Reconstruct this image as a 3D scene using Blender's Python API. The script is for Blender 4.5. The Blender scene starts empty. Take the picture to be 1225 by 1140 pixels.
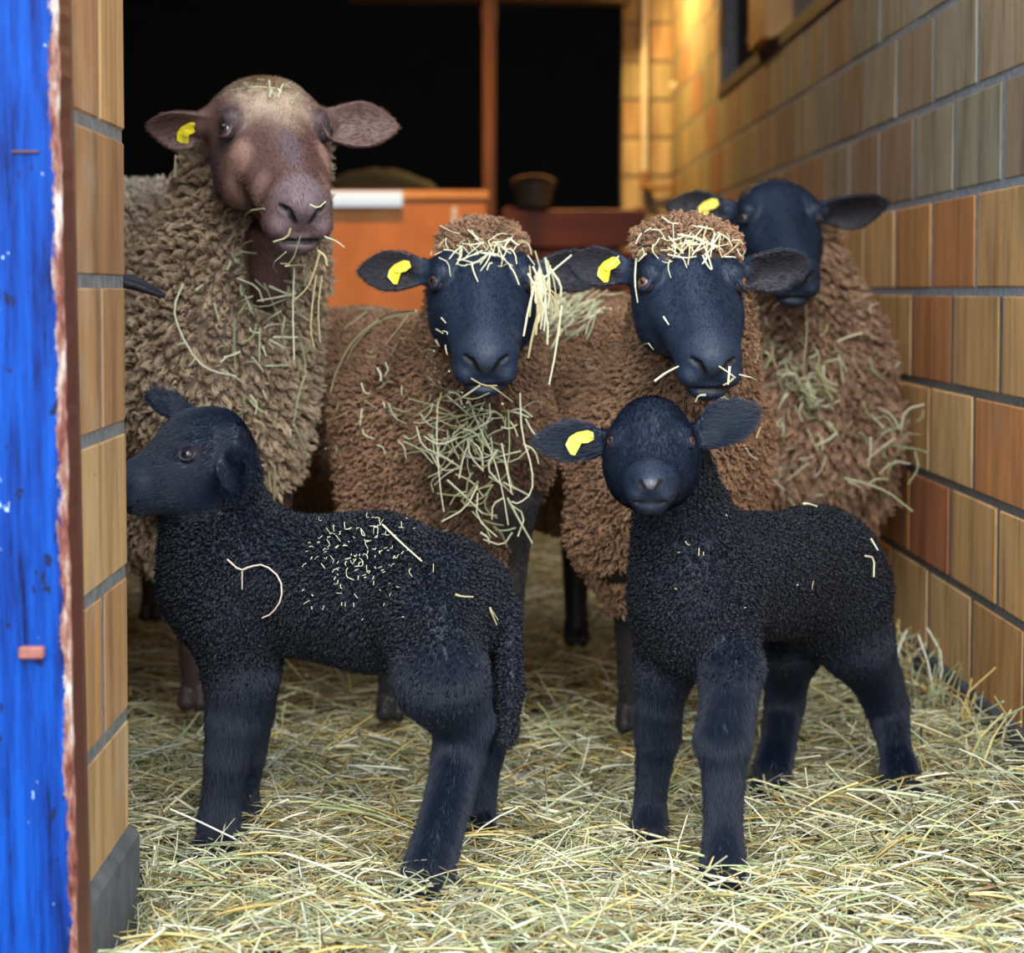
import bpy, math, random
import numpy as np
from mathutils import Vector, Matrix, kdtree, noise as mnoise
import openvdb

random.seed(7)
rng = np.random.default_rng(11)
SC = bpy.context.scene
COL = SC.collection

# ------------------------------------------------------------------ camera
F_PX, W_PX, H_PX = 2500.0, 1225.0, 1140.0
PITCH = 0.05
CX, CY = 585.0, 473.0
CAM_H = 0.70
cam_d = bpy.data.cameras.new('camera')
cam = bpy.data.objects.new('camera', cam_d)
COL.objects.link(cam)
SC.camera = cam
cam.location = (0, 0, CAM_H)
cam.rotation_euler = (math.pi / 2 - PITCH, 0, 0)
cam_d.sensor_fit = 'HORIZONTAL'
cam_d.sensor_width = 36
cam_d.lens = 36 * F_PX / W_PX
cam_d.shift_x = (W_PX / 2 - CX) / W_PX
cam_d.shift_y = -(H_PX / 2 - CY) / W_PX
cam_d.clip_start = 0.05
cam_d.clip_end = 100
cam_d.dof.use_dof = True
cam_d.dof.focus_distance = 2.62
cam_d.dof.aperture_fstop = 4.8

# ------------------------------------------------------------------ world, lights, exposure
SC.view_settings.view_transform = 'Standard'
SC.view_settings.look = 'None'
SC.view_settings.gamma = 1
SC.view_settings.use_curve_mapping = False
SC.view_settings.exposure = 0.55
SC.cycles.use_denoising = True
SC.cycles.max_bounces = 8
wd = bpy.data.worlds.new('world')
SC.world = wd
wd.use_nodes = True
bg = wd.node_tree.nodes['Background']
bg.inputs[0].default_value = (0.74, 0.87, 1.0, 1)
bg.inputs[1].default_value = 2.5


def spot(name, loc, target, energy, color, size, radius=0.06, blend=0.8):
    l = bpy.data.lights.new(name, 'SPOT')
    l.energy = energy
    l.color = color
    l.spot_size = math.radians(size)
    l.spot_blend = blend
    l.shadow_soft_size = radius
    o = bpy.data.objects.new(name, l)
    COL.objects.link(o)
    o.location = loc
    d = Vector(target) - Vector(loc)
    o.rotation_euler = d.to_track_quat('-Z', 'Y').to_euler()
    return o


sun_d = bpy.data.lights.new('hazy_sun', 'SUN')
sun_d.energy = 2.2
sun_d.color = (1.0, 0.97, 0.93)
sun_d.angle = math.radians(40)
sun = bpy.data.objects.new('hazy_sun', sun_d)
COL.objects.link(sun)
sun.rotation_euler = Vector((-0.10, 1.0, -0.62)).to_track_quat('-Z', 'Y').to_euler()
spot('barn_lamp_light', (0.40, 8.30, 2.30), (1.0, 8.05, 1.85), 105, (1.0, 0.58, 0.17), 172, 0.08, .3)
spot('stall_lamp_light', (-0.3, 5.6, 2.35), (-0.4, 7.0, 0.9), 110, (1.0, 0.45, 0.13), 62, 0.08)

# ------------------------------------------------------------------ geometry helpers
CP, SP = math.cos(PITCH), math.sin(PITCH)


def P(px, py, Y):
    """the point at depth Y seen at a pixel of the photograph"""
    a = (px - CX) / F_PX
    b = (CY - py) / F_PX
    dx, dy, dz = a, CP + SP * b, -SP + CP * b
    s = Y / dy
    return np.array((dx * s, Y, CAM_H + dz * s))


def V(*a):
    return np.array(a, dtype=float)


def unit(v):
    v = np.asarray(v, dtype=float)
    return v / max(1e-9, np.linalg.norm(v))


def tag(o, label=None, cat=None, group=None, kind=None):
    if label:
        o['label'] = label
    if cat:
        o['category'] = cat
    if group:
        o['group'] = group
    if kind:
        o['kind'] = kind
    return o


def link_mesh(name, verts, faces, mat, parent=None, smooth=False, colors=None, base=None, fcol=None, mats=None, fmat=None):
    me = bpy.data.meshes.new(name)
    verts = np.asarray(verts, dtype=np.float32).reshape(-1, 3)
    if base is not None:
        verts = verts - np.asarray(base, dtype=np.float32)
    if isinstance(faces, np.ndarray):
        n, k = faces.shape
        me.vertices.add(len(verts))
        me.vertices.foreach_set('co', verts.ravel())
        me.loops.add(n * k)
        me.loops.foreach_set('vertex_index', faces.ravel().astype(np.int32))
        me.polygons.add(n)
        me.polygons.foreach_set('loop_start', np.arange(0, n * k, k, dtype=np.int32))
        me.polygons.foreach_set('loop_total', np.full(n, k, dtype=np.int32))
        me.update(calc_edges=True)
    else:
        me.from_pydata([tuple(map(float, v)) for v in verts], [], faces)
    if colors is not None:
        ca = me.color_attributes.new('tint', 'FLOAT_COLOR', 'POINT')
        c4 = np.ones((len(verts), 4), dtype=np.float32)
        c4[:, :3] = colors
        ca.data.foreach_set('color', c4.ravel())
    for m in (mats or [mat]):
        me.materials.append(m)
    if fmat is not None:
        me.polygons.foreach_set('material_index', np.asarray(fmat, dtype=np.int32))
    if smooth:
        me.polygons.foreach_set('use_smooth', np.ones(len(me.polygons), dtype=bool))
    o = bpy.data.objects.new(name, me)
    COL.objects.link(o)
    if parent is not None:
        o.parent = parent
    elif base is not None:
        o.location = base
    return o


class MB:
    """collects boxes and tubes, then becomes one mesh"""

    def __init__(s):
        s.v, s.f, s.c = [], [], []

    def add(s, v, f, col=None):
        n = len(s.v)
        s.v += [tuple(map(float, p)) for p in v]
        s.f += [tuple(i + n for i in q) for q in f]
        s.c += [tuple(col) if col is not None else (1, 1, 1)] * len(v)

    def box(s, lo, hi, bev=0.0, col=None, jit=0.0):
        x0, y0, z0 = lo
        x1, y1, z1 = hi
        if bev <= 0:
            v = [(x0, y0, z0), (x1, y0, z0), (x1, y1, z0), (x0, y1, z0), (x0, y0, z1), (x1, y0, z1), (x1, y1, z1), (x0, y1, z1)]
            f = [(0, 3, 2, 1), (4, 5, 6, 7), (0, 1, 5, 4), (1, 2, 6, 5), (2, 3, 7, 6), (3, 0, 4, 7)]
            s.add(v, f, col)
            return
        b = bev
        v, idx = [], {}
        for ix, (xo, xi) in enumerate(((x0, x0 + b), (x1, x1 - b))):
            for iy, (yo, yi) in enumerate(((y0, y0 + b), (y1, y1 - b))):
                for iz, (zo, zi) in enumerate(((z0, z0 + b), (z1, z1 - b))):
                    for k, p in enumerate(((xo, yi, zi), (xi, yo, zi), (xi, yi, zo))):
                        idx[(ix, iy, iz, k)] = len(v)
                        v.append(tuple(c + random.uniform(-jit, jit) for c in p))
        I = lambda a, b_, c, k: idx[(a, b_, c, k)]
        f = []
        for a in (0, 1):
            q = [I(a, 0, 0, 0), I(a, 1, 0, 0), I(a, 1, 1, 0), I(a, 0, 1, 0)]
            f.append(q if a else q[::-1])
            q = [I(0, a, 0, 1), I(1, a, 0, 1), I(1, a, 1, 1), I(0, a, 1, 1)]
            f.append(q[::-1] if a else q)
            q = [I(0, 0, a, 2), I(1, 0, a, 2), I(1, 1, a, 2), I(0, 1, a, 2)]
            f.append(q if a else q[::-1])
        for a in (0, 1):
            for c in (0, 1):
                f.append([I(0, a, c, 1), I(0, a, c, 2), I(1, a, c, 2), I(1, a, c, 1)][:: (1 if (a + c) % 2 == 0 else -1)])
                f.append([I(a, 0, c, 0), I(a, 0, c, 2), I(a, 1, c, 2), I(a, 1, c, 0)][:: (-1 if (a + c) % 2 == 0 else 1)])
                f.append([I(a, c, 0, 0), I(a, c, 0, 1), I(a, c, 1, 1), I(a, c, 1, 0)][:: (1 if (a + c) % 2 == 0 else -1)])
        for a in (0, 1):
            for b_ in (0, 1):
                for c in (0, 1):
                    q = [I(a, b_, c, 0), I(a, b_, c, 1), I(a, b_, c, 2)]
                    f.append(q if (a + b_ + c) % 2 else q[::-1])
        s.add(v, f, col)

    def tube(s, pts, rad, n=8, col=None, caps=True):
        pts = [np.asarray(p, dtype=float) for p in pts]
        rr = rad if hasattr(rad, '__len__') else [rad] * len(pts)
        v, f = [], []
        up = None
        for i, p in enumerate(pts):
            t = unit(pts[min(i + 1, len(pts) - 1)] - pts[max(i - 1, 0)])
            if up is None:
                up = V(0, 0, 1) if abs(t[2]) < 0.9 else V(1, 0, 0)
            a = unit(np.cross(t, up))
            b = np.cross(a, t)
            up = b
            for k in range(n):
                w = 2 * math.pi * k / n
                v.append(p + rr[i] * (a * math.cos(w) + b * math.sin(w)))
        for i in range(len(pts) - 1):
            for k in range(n):
                f.append((i * n + k, i * n + (k + 1) % n, (i + 1) * n + (k + 1) % n, (i + 1) * n + k))
        if caps:
            f.append(tuple(range(n)))
            f.append(tuple((len(pts) - 1) * n + k for k in reversed(range(n))))
        s.add(v, f, col)

    def build(s, name, mat, parent=None, smooth=False, base=None):
        return link_mesh(name, s.v, s.f, mat, parent, smooth, colors=np.array(s.c, dtype=np.float32), base=base)


# ------------------------------------------------------------------ materials
def new_mat(name):
    m = bpy.data.materials.new(name)
    m.use_nodes = True
    nt = m.node_tree
    return m, nt, nt.nodes['Principled BSDF']


def N(nt, kind, **kw):
    n = nt.nodes.new(kind)
    for k, v in kw.items():
        if k in n.inputs.keys():
            n.inputs[k].default_value = v
        else:
            setattr(n, k, v)
    return n


def ramp(nt, stops, fac=None):
    r = nt.nodes.new('ShaderNodeValToRGB')
    el = r.color_ramp.elements
    while len(el) > 1:
        el.remove(el[-1])
    el[0].position, el[0].color = stops[0][0], (*stops[0][1], 1)
    for p, c in stops[1:]:
        e = el.new(p)
        e.color = (*c, 1)
    if fac is not None:
        nt.links.new(fac, r.inputs[0])
    return r


def mixc(nt, fac, a, b, mode='MIX'):
    m = nt.nodes.new('ShaderNodeMix')
    m.data_type = 'RGBA'
    m.blend_type = mode
    for sock, val in ((m.inputs[0], fac), (m.inputs[6], a), (m.inputs[7], b)):
        if hasattr(val, 'links'):
            nt.links.new(val, sock)
        elif isinstance(val, (int, float)):
            sock.default_value = val
        else:
            sock.default_value = (*val, 1)
    return m.outputs[2]


def noise_tex(nt, scale, detail=4, rough=0.6, stretch=(1, 1, 1), dist=0.0):
    tc = N(nt, 'ShaderNodeTexCoord')
    mp = N(nt, 'ShaderNodeMapping')
    mp.inputs['Scale'].default_value = stretch
    nt.links.new(tc.outputs['Object'], mp.inputs[0])
    n = N(nt, 'ShaderNodeTexNoise')
    n.inputs['Scale'].default_value = scale
    n.inputs['Detail'].default_value = detail
    n.inputs['Roughness'].default_value = rough
    n.inputs['Distortion'].default_value = dist
    nt.links.new(mp.outputs[0], n.inputs['Vector'])
    return n.outputs['Fac']


def bump(nt, bsdf, height, strength=0.4, dist=0.01):
    b = N(nt, 'ShaderNodeBump')
    b.inputs['Strength'].default_value = strength
    b.inputs['Distance'].default_value = dist
    nt.links.new(height, b.inputs['Height'])
    nt.links.new(b.outputs[0], bsdf.inputs['Normal'])


def attr(nt, name='tint'):
    a = N(nt, 'ShaderNodeAttribute')
    a.attribute_name = name
    return a.outputs['Color']


def mat_brick():
    m, nt, b = new_mat('clay_brick')
    c = attr(nt)
    streak = noise_tex(nt, 9, 5, 0.65, (3, 3, 0.35))
    blot = noise_tex(nt, 6, 4, 0.6)
    sp = noise_tex(nt, 120, 2, 0.6)
    r1 = ramp(nt, [(0.32, (0.60, 0.52, 0.45)), (0.5, (1, 1, 1)), (0.68, (1.28, 1.26, 1.2))], streak)
    c1 = mixc(nt, 1.0, c, r1.outputs[0], 'MULTIPLY')
    r2 = ramp(nt, [(0.55, (0, 0, 0)), (0.75, (1, 1, 1))], blot)
    c2 = mixc(nt, r2.outputs[0], c1, mixc(nt, 0.3, c1, (0.45, 0.38, 0.28)))
    r3 = ramp(nt, [(0.66, (0, 0, 0)), (0.72, (1, 1, 1))], sp)
    c3 = mixc(nt, r3.outputs[0], c2, mixc(nt, 0.45, c2, (0.12, 0.08, 0.05)))
    nt.links.new(c3, b.inputs['Base Color'])
    b.inputs['Roughness'].default_value = 0.85
    bump(nt, b, streak, 0.35, 0.004)
    return m


def mat_noise(name, c0, c1, scale=30, rough=0.85, stretch=(1, 1, 1), bstr=0.3, bdist=0.004, metallic=0.0):
    m, nt, b = new_mat(name)
    n = noise_tex(nt, scale, 5, 0.6, stretch)
    r = ramp(nt, [(0.3, c0), (0.7, c1)], n)
    nt.links.new(r.outputs[0], b.inputs['Base Color'])
    b.inputs['Roughness'].default_value = rough
    b.inputs['Metallic'].default_value = metallic
    if bstr:
        bump(nt, b, n, bstr, bdist)
    return m


def mat_attr(name, rough=0.6, spec=0.4, sheen=0.0, trans=0.0):
    m, nt, b = new_mat(name)
    nt.links.new(attr(nt), b.inputs['Base Color'])
    b.inputs['Roughness'].default_value = rough
    b.inputs['Specular IOR Level'].default_value = spec
    if sheen:
        b.inputs['Sheen Weight'].default_value = sheen
        b.inputs['Sheen Roughness'].default_value = 0.4
    return m


M = {}
M['brick'] = mat_brick()
M['mortar'] = mat_noise('grey_mortar', (0.20, 0.21, 0.23), (0.40, 0.43, 0.47), 60)
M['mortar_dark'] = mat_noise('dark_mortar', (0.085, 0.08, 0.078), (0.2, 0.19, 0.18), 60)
M['concrete'] = mat_noise('dark_concrete', (0.045, 0.045, 0.047), (0.10, 0.10, 0.10), 25)
M['straw'] = mat_attr('straw', 0.55, 0.35)
M['wool'] = mat_attr('wool_fibre', 0.75, 0.18)
M['blackfur'] = mat_attr('black_fur', 0.38, 0.45)
M['straw_base'] = mat_noise('trodden_straw', (0.030, 0.022, 0.010), (0.16, 0.12, 0.055), 60, 0.9, (1, 1, 1), 0.8, 0.02)
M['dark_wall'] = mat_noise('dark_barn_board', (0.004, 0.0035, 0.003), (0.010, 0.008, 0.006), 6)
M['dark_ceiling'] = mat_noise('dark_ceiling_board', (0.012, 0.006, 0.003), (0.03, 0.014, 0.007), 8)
M['orange_ply'] = mat_noise('orange_plywood', (0.42, 0.15, 0.035), (0.62, 0.25, 0.06), 5, 0.6, (1, 1, 1), 0.05)
M['ply_edge'] = mat_noise('plywood_edge', (0.55, 0.26, 0.08), (0.7, 0.36, 0.12), 12, 0.6, (1, 1, 1), 0.05)
M['red_board'] = mat_noise('red_brown_board', (0.08, 0.016, 0.007), (0.17, 0.035, 0.013), 5, 0.6, (0.4, 1, 3), 0.1)
M['post_wood'] = mat_noise('brown_post_wood', (0.10, 0.045, 0.022), (0.20, 0.085, 0.035), 10, 0.7, (3, 3, 0.4), 0.1)
M['white_plastic'] = mat_noise('white_pipe_plastic', (0.62, 0.6, 0.56), (0.75, 0.73, 0.7), 10, 0.5, (1, 1, 1), 0)
M['brass'] = mat_noise('old_pipe_metal', (0.20, 0.11, 0.05), (0.34, 0.2, 0.09), 20, 0.5, (1, 1, 1), 0.1)
M['beige_panel'] = mat_noise('beige_panel', (0.52, 0.46, 0.41), (0.58, 0.52, 0.46), 4, 0.7, (1, 1, 1), 0.05)
M['sill'] = mat_noise('dark_purple_sill', (0.035, 0.02, 0.022), (0.07, 0.04, 0.04), 12, 0.7)
M['grey_sack'] = mat_noise('grey_green_sack', (0.004, 0.008, 0.006), (0.010, 0.017, 0.013), 9, 0.9)
M['strip_brown'] = mat_noise('rust_brown', (0.05, 0.02, 0.013), (0.13, 0.045, 0.025), 35, 0.7, (1, 1, 0.4))
M['red_tab'] = mat_noise('rusty_red_tab', (0.17, 0.05, 0.04), (0.32, 0.11, 0.08), 60, 0.6)
M['bucket'] = mat_noise('dull_bucket_plastic', (0.03, 0.025, 0.022), (0.06, 0.05, 0.042), 12, 0.6)
m_, nt_, b_ = new_mat('black_glass')
b_.inputs['Base Color'].default_value = (0.07, 0.05, 0.045, 1)
b_.inputs['Roughness'].default_value = 0.25
M['glass'] = m_
m_, nt_, b_ = new_mat('eye_gloss')
nt_.links.new(attr(nt_), b_.inputs['Base Color'])
b_.inputs['Roughness'].default_value = 0.08
b_.inputs['Specular IOR Level'].default_value = 0.6
M['eye'] = m_
m_, nt_, b_ = new_mat('yellow_tag_plastic')
b_.inputs['Base Color'].default_value = (0.80, 0.66, 0.03, 1)
b_.inputs['Roughness'].default_value = 0.4
M['tag'] = m_
m_, nt_, b_ = new_mat('tube_light')
b_.inputs['Base Color'].default_value = (0.25, 0.3, 0.3, 1)
b_.inputs['Emission Color'].default_value = (0.82, 0.95, 1.0, 1)
b_.inputs['Emission Strength'].default_value = 0.50
M['tube'] = m_


def mat_blue():
    m, nt, b = new_mat('flaking_blue_paint')
    grain = noise_tex(nt, 14, 6, 0.7, (4, 4, 0.28))
    base = ramp(nt, [(0.36, (0.0003, 0.004, 0.04)), (0.46, (0.0004, 0.027, 0.19)), (0.62, (0.001, 0.060, 0.33))], grain)
    chips = noise_tex(nt, 26, 4, 0.75, (1.6, 1, 0.75))
    cm = ramp(nt, [(0.655, (0, 0, 0)), (0.67, (1, 1, 1))], chips)
    c1 = mixc(nt, cm.outputs[0], base.outputs[0], (0.42, 0.55, 0.72))
    nicks = noise_tex(nt, 40, 3, 0.7, (1.0, 1, 0.5), 0.5)
    nm = ramp(nt, [(0.345, (1, 1, 1)), (0.37, (0, 0, 0))], nicks)
    c2 = mixc(nt, nm.outputs[0], c1, (0.006, 0.012, 0.05))
    # bare wood where the paint has flaked off the arris
    tc = N(nt, 'ShaderNodeTexCoord')
    sx = N(nt, 'ShaderNodeSeparateXYZ')
    nt.links.new(tc.outputs['Object'], sx.inputs[0])
    edge = noise_tex(nt, 30, 6, 0.75, (1, 1, 0.5))
    mm = N(nt, 'ShaderNodeMath', operation='MULTIPLY_ADD')
    nt.links.new(edge, mm.inputs[0])
    mm.inputs[1].default_value = 0.030
    nt.links.new(sx.outputs[0], mm.inputs[2])
    er = ramp(nt, [(0.0, (0, 0, 0)), (1.0, (1, 1, 1))])
    mr = N(nt, 'ShaderNodeMapRange')
    mr.inputs[1].default_value = 0.0108
    mr.inputs[2].default_value = 0.0122
    nt.links.new(mm.outputs[0], mr.inputs[0])
    wn = noise_tex(nt, 22, 6, 0.75, (2, 2, 0.5))
    wood = ramp(nt, [(0.36, (0.05, 0.016, 0.012)), (0.45, (0.18, 0.055, 0.038)), (0.53, (0.30, 0.17, 0.125)), (0.62, (0.52, 0.46, 0.41))], wn)
    c3 = mixc(nt, mr.outputs[0], c2, wood.outputs[0])
    side = N(nt, 'ShaderNodeMapRange')
    side.inputs[1].default_value = 0.0075
    side.inputs[2].default_value = 0.0095
    nt.links.new(sx.outputs[1], side.inputs[0])
    c3 = mixc(nt, side.outputs[0], c3, (0.085, 0.028, 0.018))
    nt.links.new(c3, b.inputs['Base Color'])
    b.inputs['Roughness'].default_value = 0.55
    b.inputs['Specular IOR Level'].default_value = 0.15
    bump(nt, b, grain, 0.5, 0.004)
    return m


M['blue'] = mat_blue()

# ------------------------------------------------------------------ the shed
HB = 0.167
BRICK_COLS = [(0.60, 0.39, 0.17), (0.64, 0.45, 0.22), (0.52, 0.31, 0.125), (0.50, 0.27, 0.10), (0.46, 0.22, 0.085), (0.55, 0.36, 0.16), (0.50, 0.35, 0.17), (0.46, 0.19, 0.085)]
LEFT_COLS = [(0.36, 0.19, 0.068), (0.33, 0.165, 0.058), (0.38, 0.22, 0.085), (0.30, 0.14, 0.05)]
UP_COLS = [(0.40, 0.33, 0.22), (0.42, 0.30, 0.19), (0.38, 0.24, 0.15), (0.36, 0.33, 0.22), (0.44, 0.35, 0.22), (0.40, 0.22, 0.13)]


def brick_run(mb, axis, fixed, side, u0, u1, z0, z1, zoff, uoff, L=0.342, depth=0.02, holes=(), cols=None, joint=0.007, parity=0):
    """courses of bricks on a plane; axis is the way they run ('x' or 'y'); side the way they face"""
    k0 = int(math.floor((z0 - zoff) / HB)) - 1
    k = k0
    while zoff + k * HB < z1:
        a0 = max(z0, zoff + k * HB + joint)
        a1 = min(z1, zoff + (k + 1) * HB - joint)
        shift = uoff + (L / 2 if (k + parity) % 2 else 0)
        j = int(math.floor((u0 - shift) / L)) - 1
        while shift + j * L < u1 and a1 - a0 > 0.01:
            vj = .0125 if axis == 'y' and cols is None else .0075
            b0 = max(u0, shift + j * L + vj)
            b1 = min(u1, shift + (j + 1) * L - vj)
            j += 1
            if b1 - b0 < 0.012:
                continue
            segs = [(b0, b1, a0, a1)]
            for (hu0, hu1, hz0, hz1) in holes:
                out = []
                for (p0, p1, q0, q1) in segs:
                    if p1 <= hu0 or p0 >= hu1 or q1 <= hz0 or q0 >= hz1:
                        out.append((p0, p1, q0, q1))
                        continue
                    if p0 < hu0:
                        out.append((p0, hu0, q0, q1))
                    if p1 > hu1:
                        out.append((hu1, p1, q0, q1))
                    if q0 < hz0:
                        out.append((max(p0, hu0), min(p1, hu1), q0, hz0))
                segs = out
            pal = cols
            if pal is None:
                pal = BRICK_COLS if a0 < 0.68 + 0.1 * random.random() else (UP_COLS if a0 > 0.80 else BRICK_COLS)
            c = random.choice(pal)
            g = random.uniform(0.85, 1.08)
            low = axis == 'y' and cols is None and a0 < .8
            c = tuple(x * g * (w_ if low else 1.0) for x, w_ in zip(c, (1.34, 1.14, .98)))
            for (p0, p1, q0, q1) in segs:
                if p1 - p0 < 0.01 or q1 - q0 < 0.01:
                    continue
                out_ = fixed + side * random.uniform(0.0, 0.0015)
                lo_, hi_ = sorted((out_, fixed - side * depth))
                if axis == 'y':
                    mb.box((lo_, p0, q0), (hi_, p1, q1), 0.0022, c, 0.0006)
                else:
                    mb.box((p0, lo_, q0), (p1, hi_, q1), 0.004, c, 0.0008)
        k += 1


XR, XL = 0.80, -0.42
Y_OUT, Y_IN, Y_END = 2.10, 2.41, 9.3
ZC = 2.9
SILL_Z = 1.372
# right wall
mb = MB()
win = (4.75, 7.30, SILL_Z, 2.6)
brick_run(mb, 'y', XR, -1, Y_OUT, Y_END, 0.035, ZC, 0.0305, 3.44, holes=[win])
wr = mb.build('wall_right', M['brick'])
tag(wr, 'ochre and tan clay block wall along the right side of the pen', kind='structure')
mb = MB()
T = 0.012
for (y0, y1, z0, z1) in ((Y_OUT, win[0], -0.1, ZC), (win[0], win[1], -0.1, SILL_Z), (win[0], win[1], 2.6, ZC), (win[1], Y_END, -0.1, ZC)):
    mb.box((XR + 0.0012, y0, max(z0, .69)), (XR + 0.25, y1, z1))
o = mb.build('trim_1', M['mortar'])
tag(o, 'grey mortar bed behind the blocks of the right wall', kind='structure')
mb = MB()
mb.box((XR + 0.0012, Y_OUT, -0.1), (XR + 0.25, Y_END, .69))  # lower joints given a darker mortar than those above
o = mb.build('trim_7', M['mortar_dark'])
tag(o, 'dark mortar between the lower blocks of the right wall', kind='structure')
mb = MB()
mb.box((XR - 0.012, Y_OUT, -0.1), (XR + 0.02, Y_END, 0.045), 0.006)
o = mb.build('baseboard_right', M['concrete'])
tag(o, 'dark concrete footing along the right wall', kind='structure')
# sill and window bay above the low wall
mb = MB()
mb.box((XR - 0.006, win[0], SILL_Z - 0.008), (XR + 0.25, win[1], SILL_Z + 0.035), 0.004)
o = mb.build('trim_2', M['sill'])
tag(o, 'dark sloping-away sill on top of the right wall', kind='structure')
wn_root = bpy.data.objects.new('window_1', None)
COL.objects.link(wn_root)
wn_root.location = (XR + 0.09, 6.8, SILL_Z + 0.035)
tag(wn_root, 'dark barred window beyond the lit mullion in the right wall', kind='structure')
wb = np.array(wn_root.location)
mb = MB()
mb.box((XR + 0.10, 6.25, SILL_Z + 0.035), (XR + 0.12, win[1], 2.6))
mb.build('pane', M['glass'], wn_root, base=wb)
mb = MB()
for zz in (SILL_Z + 0.18, SILL_Z + 0.42, SILL_Z + 0.70):
    mb.box((XR + 0.075, 6.25, zz - 0.016), (XR + 0.10, win[1], zz + 0.016), 0.003)
mb.box((XR + 0.06, win[1] - 0.05, SILL_Z + 0.035), (XR + 0.10, win[1], 2.6), 0.003)
mb.build('window_frame', M['sill'], wn_root, base=wb)
mb = MB()
mb.box((XR - 0.03, 5.90, SILL_Z + 0.035), (XR + 0.12, 6.25, 2.6), 0.006)
o = mb.build('trim_3', M['ply_edge'])
tag(o, 'orange lit wooden mullion beside the dark window', kind='structure')
mb = MB()
mb.box((XR + 0.05, win[0], SILL_Z + 0.035), (XR + 0.07, 5.90, 2.6))
o = mb.build('window_2', M['beige_panel'])
tag(o, 'pale beige panel filling the near window opening above the right wall', kind='structure')
# return of the wall at its far end
mb = MB()
brick_run(mb, 'x', Y_END - 0.10, -1, 0.585, XR, 0.035, ZC, 0.0305, 0.1, L=0.30)
o = mb.build('wall_return', M['brick'])
tag(o, 'lamp-lit brick return at the far end of the right wall', kind='structure')
mb = MB()
mb.box((0.585, Y_END - 0.095, -0.1), (XR + 0.2, Y_END + 0.1, ZC))
o = mb.build('trim_4', M['mortar_dark'])
tag(o, 'mortar behind the far brick return', kind='structure')
# left wall: its near end and its reveal
mb = MB()
brick_run(mb, 'y', XL, 1, Y_OUT + 0.004, Y_IN, 0.075, ZC, 0.042, 2.262, L=0.342, cols=LEFT_COLS, parity=1)
brick_run(mb, 'x', Y_IN, 1, -1.6, XL, 0.075, ZC, 0.042, 0.1, cols=BRICK_COLS)
o = mb.build('wall_left', M['brick'])
tag(o, 'ochre clay block end of the left wall beside the blue door', kind='structure')
mb = MB()
mb.box((-1.6, Y_OUT, -0.1), (XL - 0.0012, Y_IN - 0.0012, ZC))
o = mb.build('trim_5', M['mortar_dark'])
tag(o, 'dark mortar bed behind the blocks of the left wall', kind='structure')
mb = MB()
mb.box((-1.6, Y_OUT, -0.1), (XL + 0.012, Y_IN + 0.012, 0.078), 0.01)
o = mb.build('baseboard_left', M['concrete'])
tag(o, 'dark concrete footing under the left wall end', kind='structure')
# outer shell of the barn
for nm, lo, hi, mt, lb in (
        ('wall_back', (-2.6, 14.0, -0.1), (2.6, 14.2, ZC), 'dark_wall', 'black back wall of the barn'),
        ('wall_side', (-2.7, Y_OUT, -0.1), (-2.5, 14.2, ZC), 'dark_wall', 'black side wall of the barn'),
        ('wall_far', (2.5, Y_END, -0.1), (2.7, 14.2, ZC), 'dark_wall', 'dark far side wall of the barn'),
        ('wall_front', (-2.6, Y_OUT - 0.02, -0.1), (-1.6, Y_IN, ZC), 'dark_wall', 'front wall of the barn beyond the left pier'),
        ('wall_outer', (XR + 0.25, Y_OUT, -0.1), (XR + 0.35, Y_END, ZC), 'dark_wall', 'dark outer skin behind the right wall')):
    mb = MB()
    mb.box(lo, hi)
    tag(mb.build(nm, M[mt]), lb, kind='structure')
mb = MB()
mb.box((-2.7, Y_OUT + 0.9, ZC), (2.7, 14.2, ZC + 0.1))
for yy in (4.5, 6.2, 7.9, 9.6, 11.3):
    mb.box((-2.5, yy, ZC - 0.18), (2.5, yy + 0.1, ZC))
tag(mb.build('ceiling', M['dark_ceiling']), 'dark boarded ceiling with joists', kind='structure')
mb = MB()
mb.box((-0.6, 8.9, 1.915), (0.6, 9.0, 2.15), 0.005)
tag(mb.build('trim_6', M['dark_ceiling']), 'dim brown beam crossing the dark opening near its top', kind='structure')


# floor: uneven bed of trodden straw
def ground(x, y):
    h = 0.018 * mnoise.noise(Vector((x * 3.1, y * 3.1, 0.3))) + 0.010 * mnoise.noise(Vector((x * 9, y * 9, 2.3)))
    edge = max(0.0, (x - 0.50) / 0.3)
    h += 0.045 * min(1, edge) ** 1.5 * (1 if y > 2.7 else max(0, (y - 2.3) / 0.4))
    h += 0.02 * max(0, min(1, (y - 3.6) / 1.5))
    return h - 0.041


gx = np.linspace(-2.5, XR, 110)
gy = np.concatenate([np.linspace(1.3, 5.5, 210), np.linspace(5.6, 14.0, 60)])
gv = [(x, y, ground(x, y) - 0.012) for y in gy for x in gx]
nx = len(gx)
gf = [(j * nx + i, j * nx + i + 1, (j + 1) * nx + i + 1, (j + 1) * nx + i) for j in range(len(gy) - 1) for i in range(nx - 1)]
o = link_mesh('floor', gv, gf, M['straw_base'], smooth=True)
tag(o, 'floor of the pen under the straw', kind='structure')
mb = MB()
mb.box((-6, -4, -0.12), (6, 14.2, -0.05))
tag(mb.build('ground', M['concrete']), 'concrete yard in front of the pen', kind='structure')


# ------------------------------------------------------------------ straw
STRAW_COLS = np.array([(0.72, 0.66, 0.40), (0.80, 0.75, 0.52), (0.62, 0.52, 0.22), (0.46, 0.50, 0.24), (0.38, 0.44, 0.22), (0.56, 0.60, 0.36),
                       (0.55, 0.40, 0.13), (0.30, 0.20, 0.09), (0.66, 0.46, 0.13), (0.84, 0.82, 0.66)])


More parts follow.
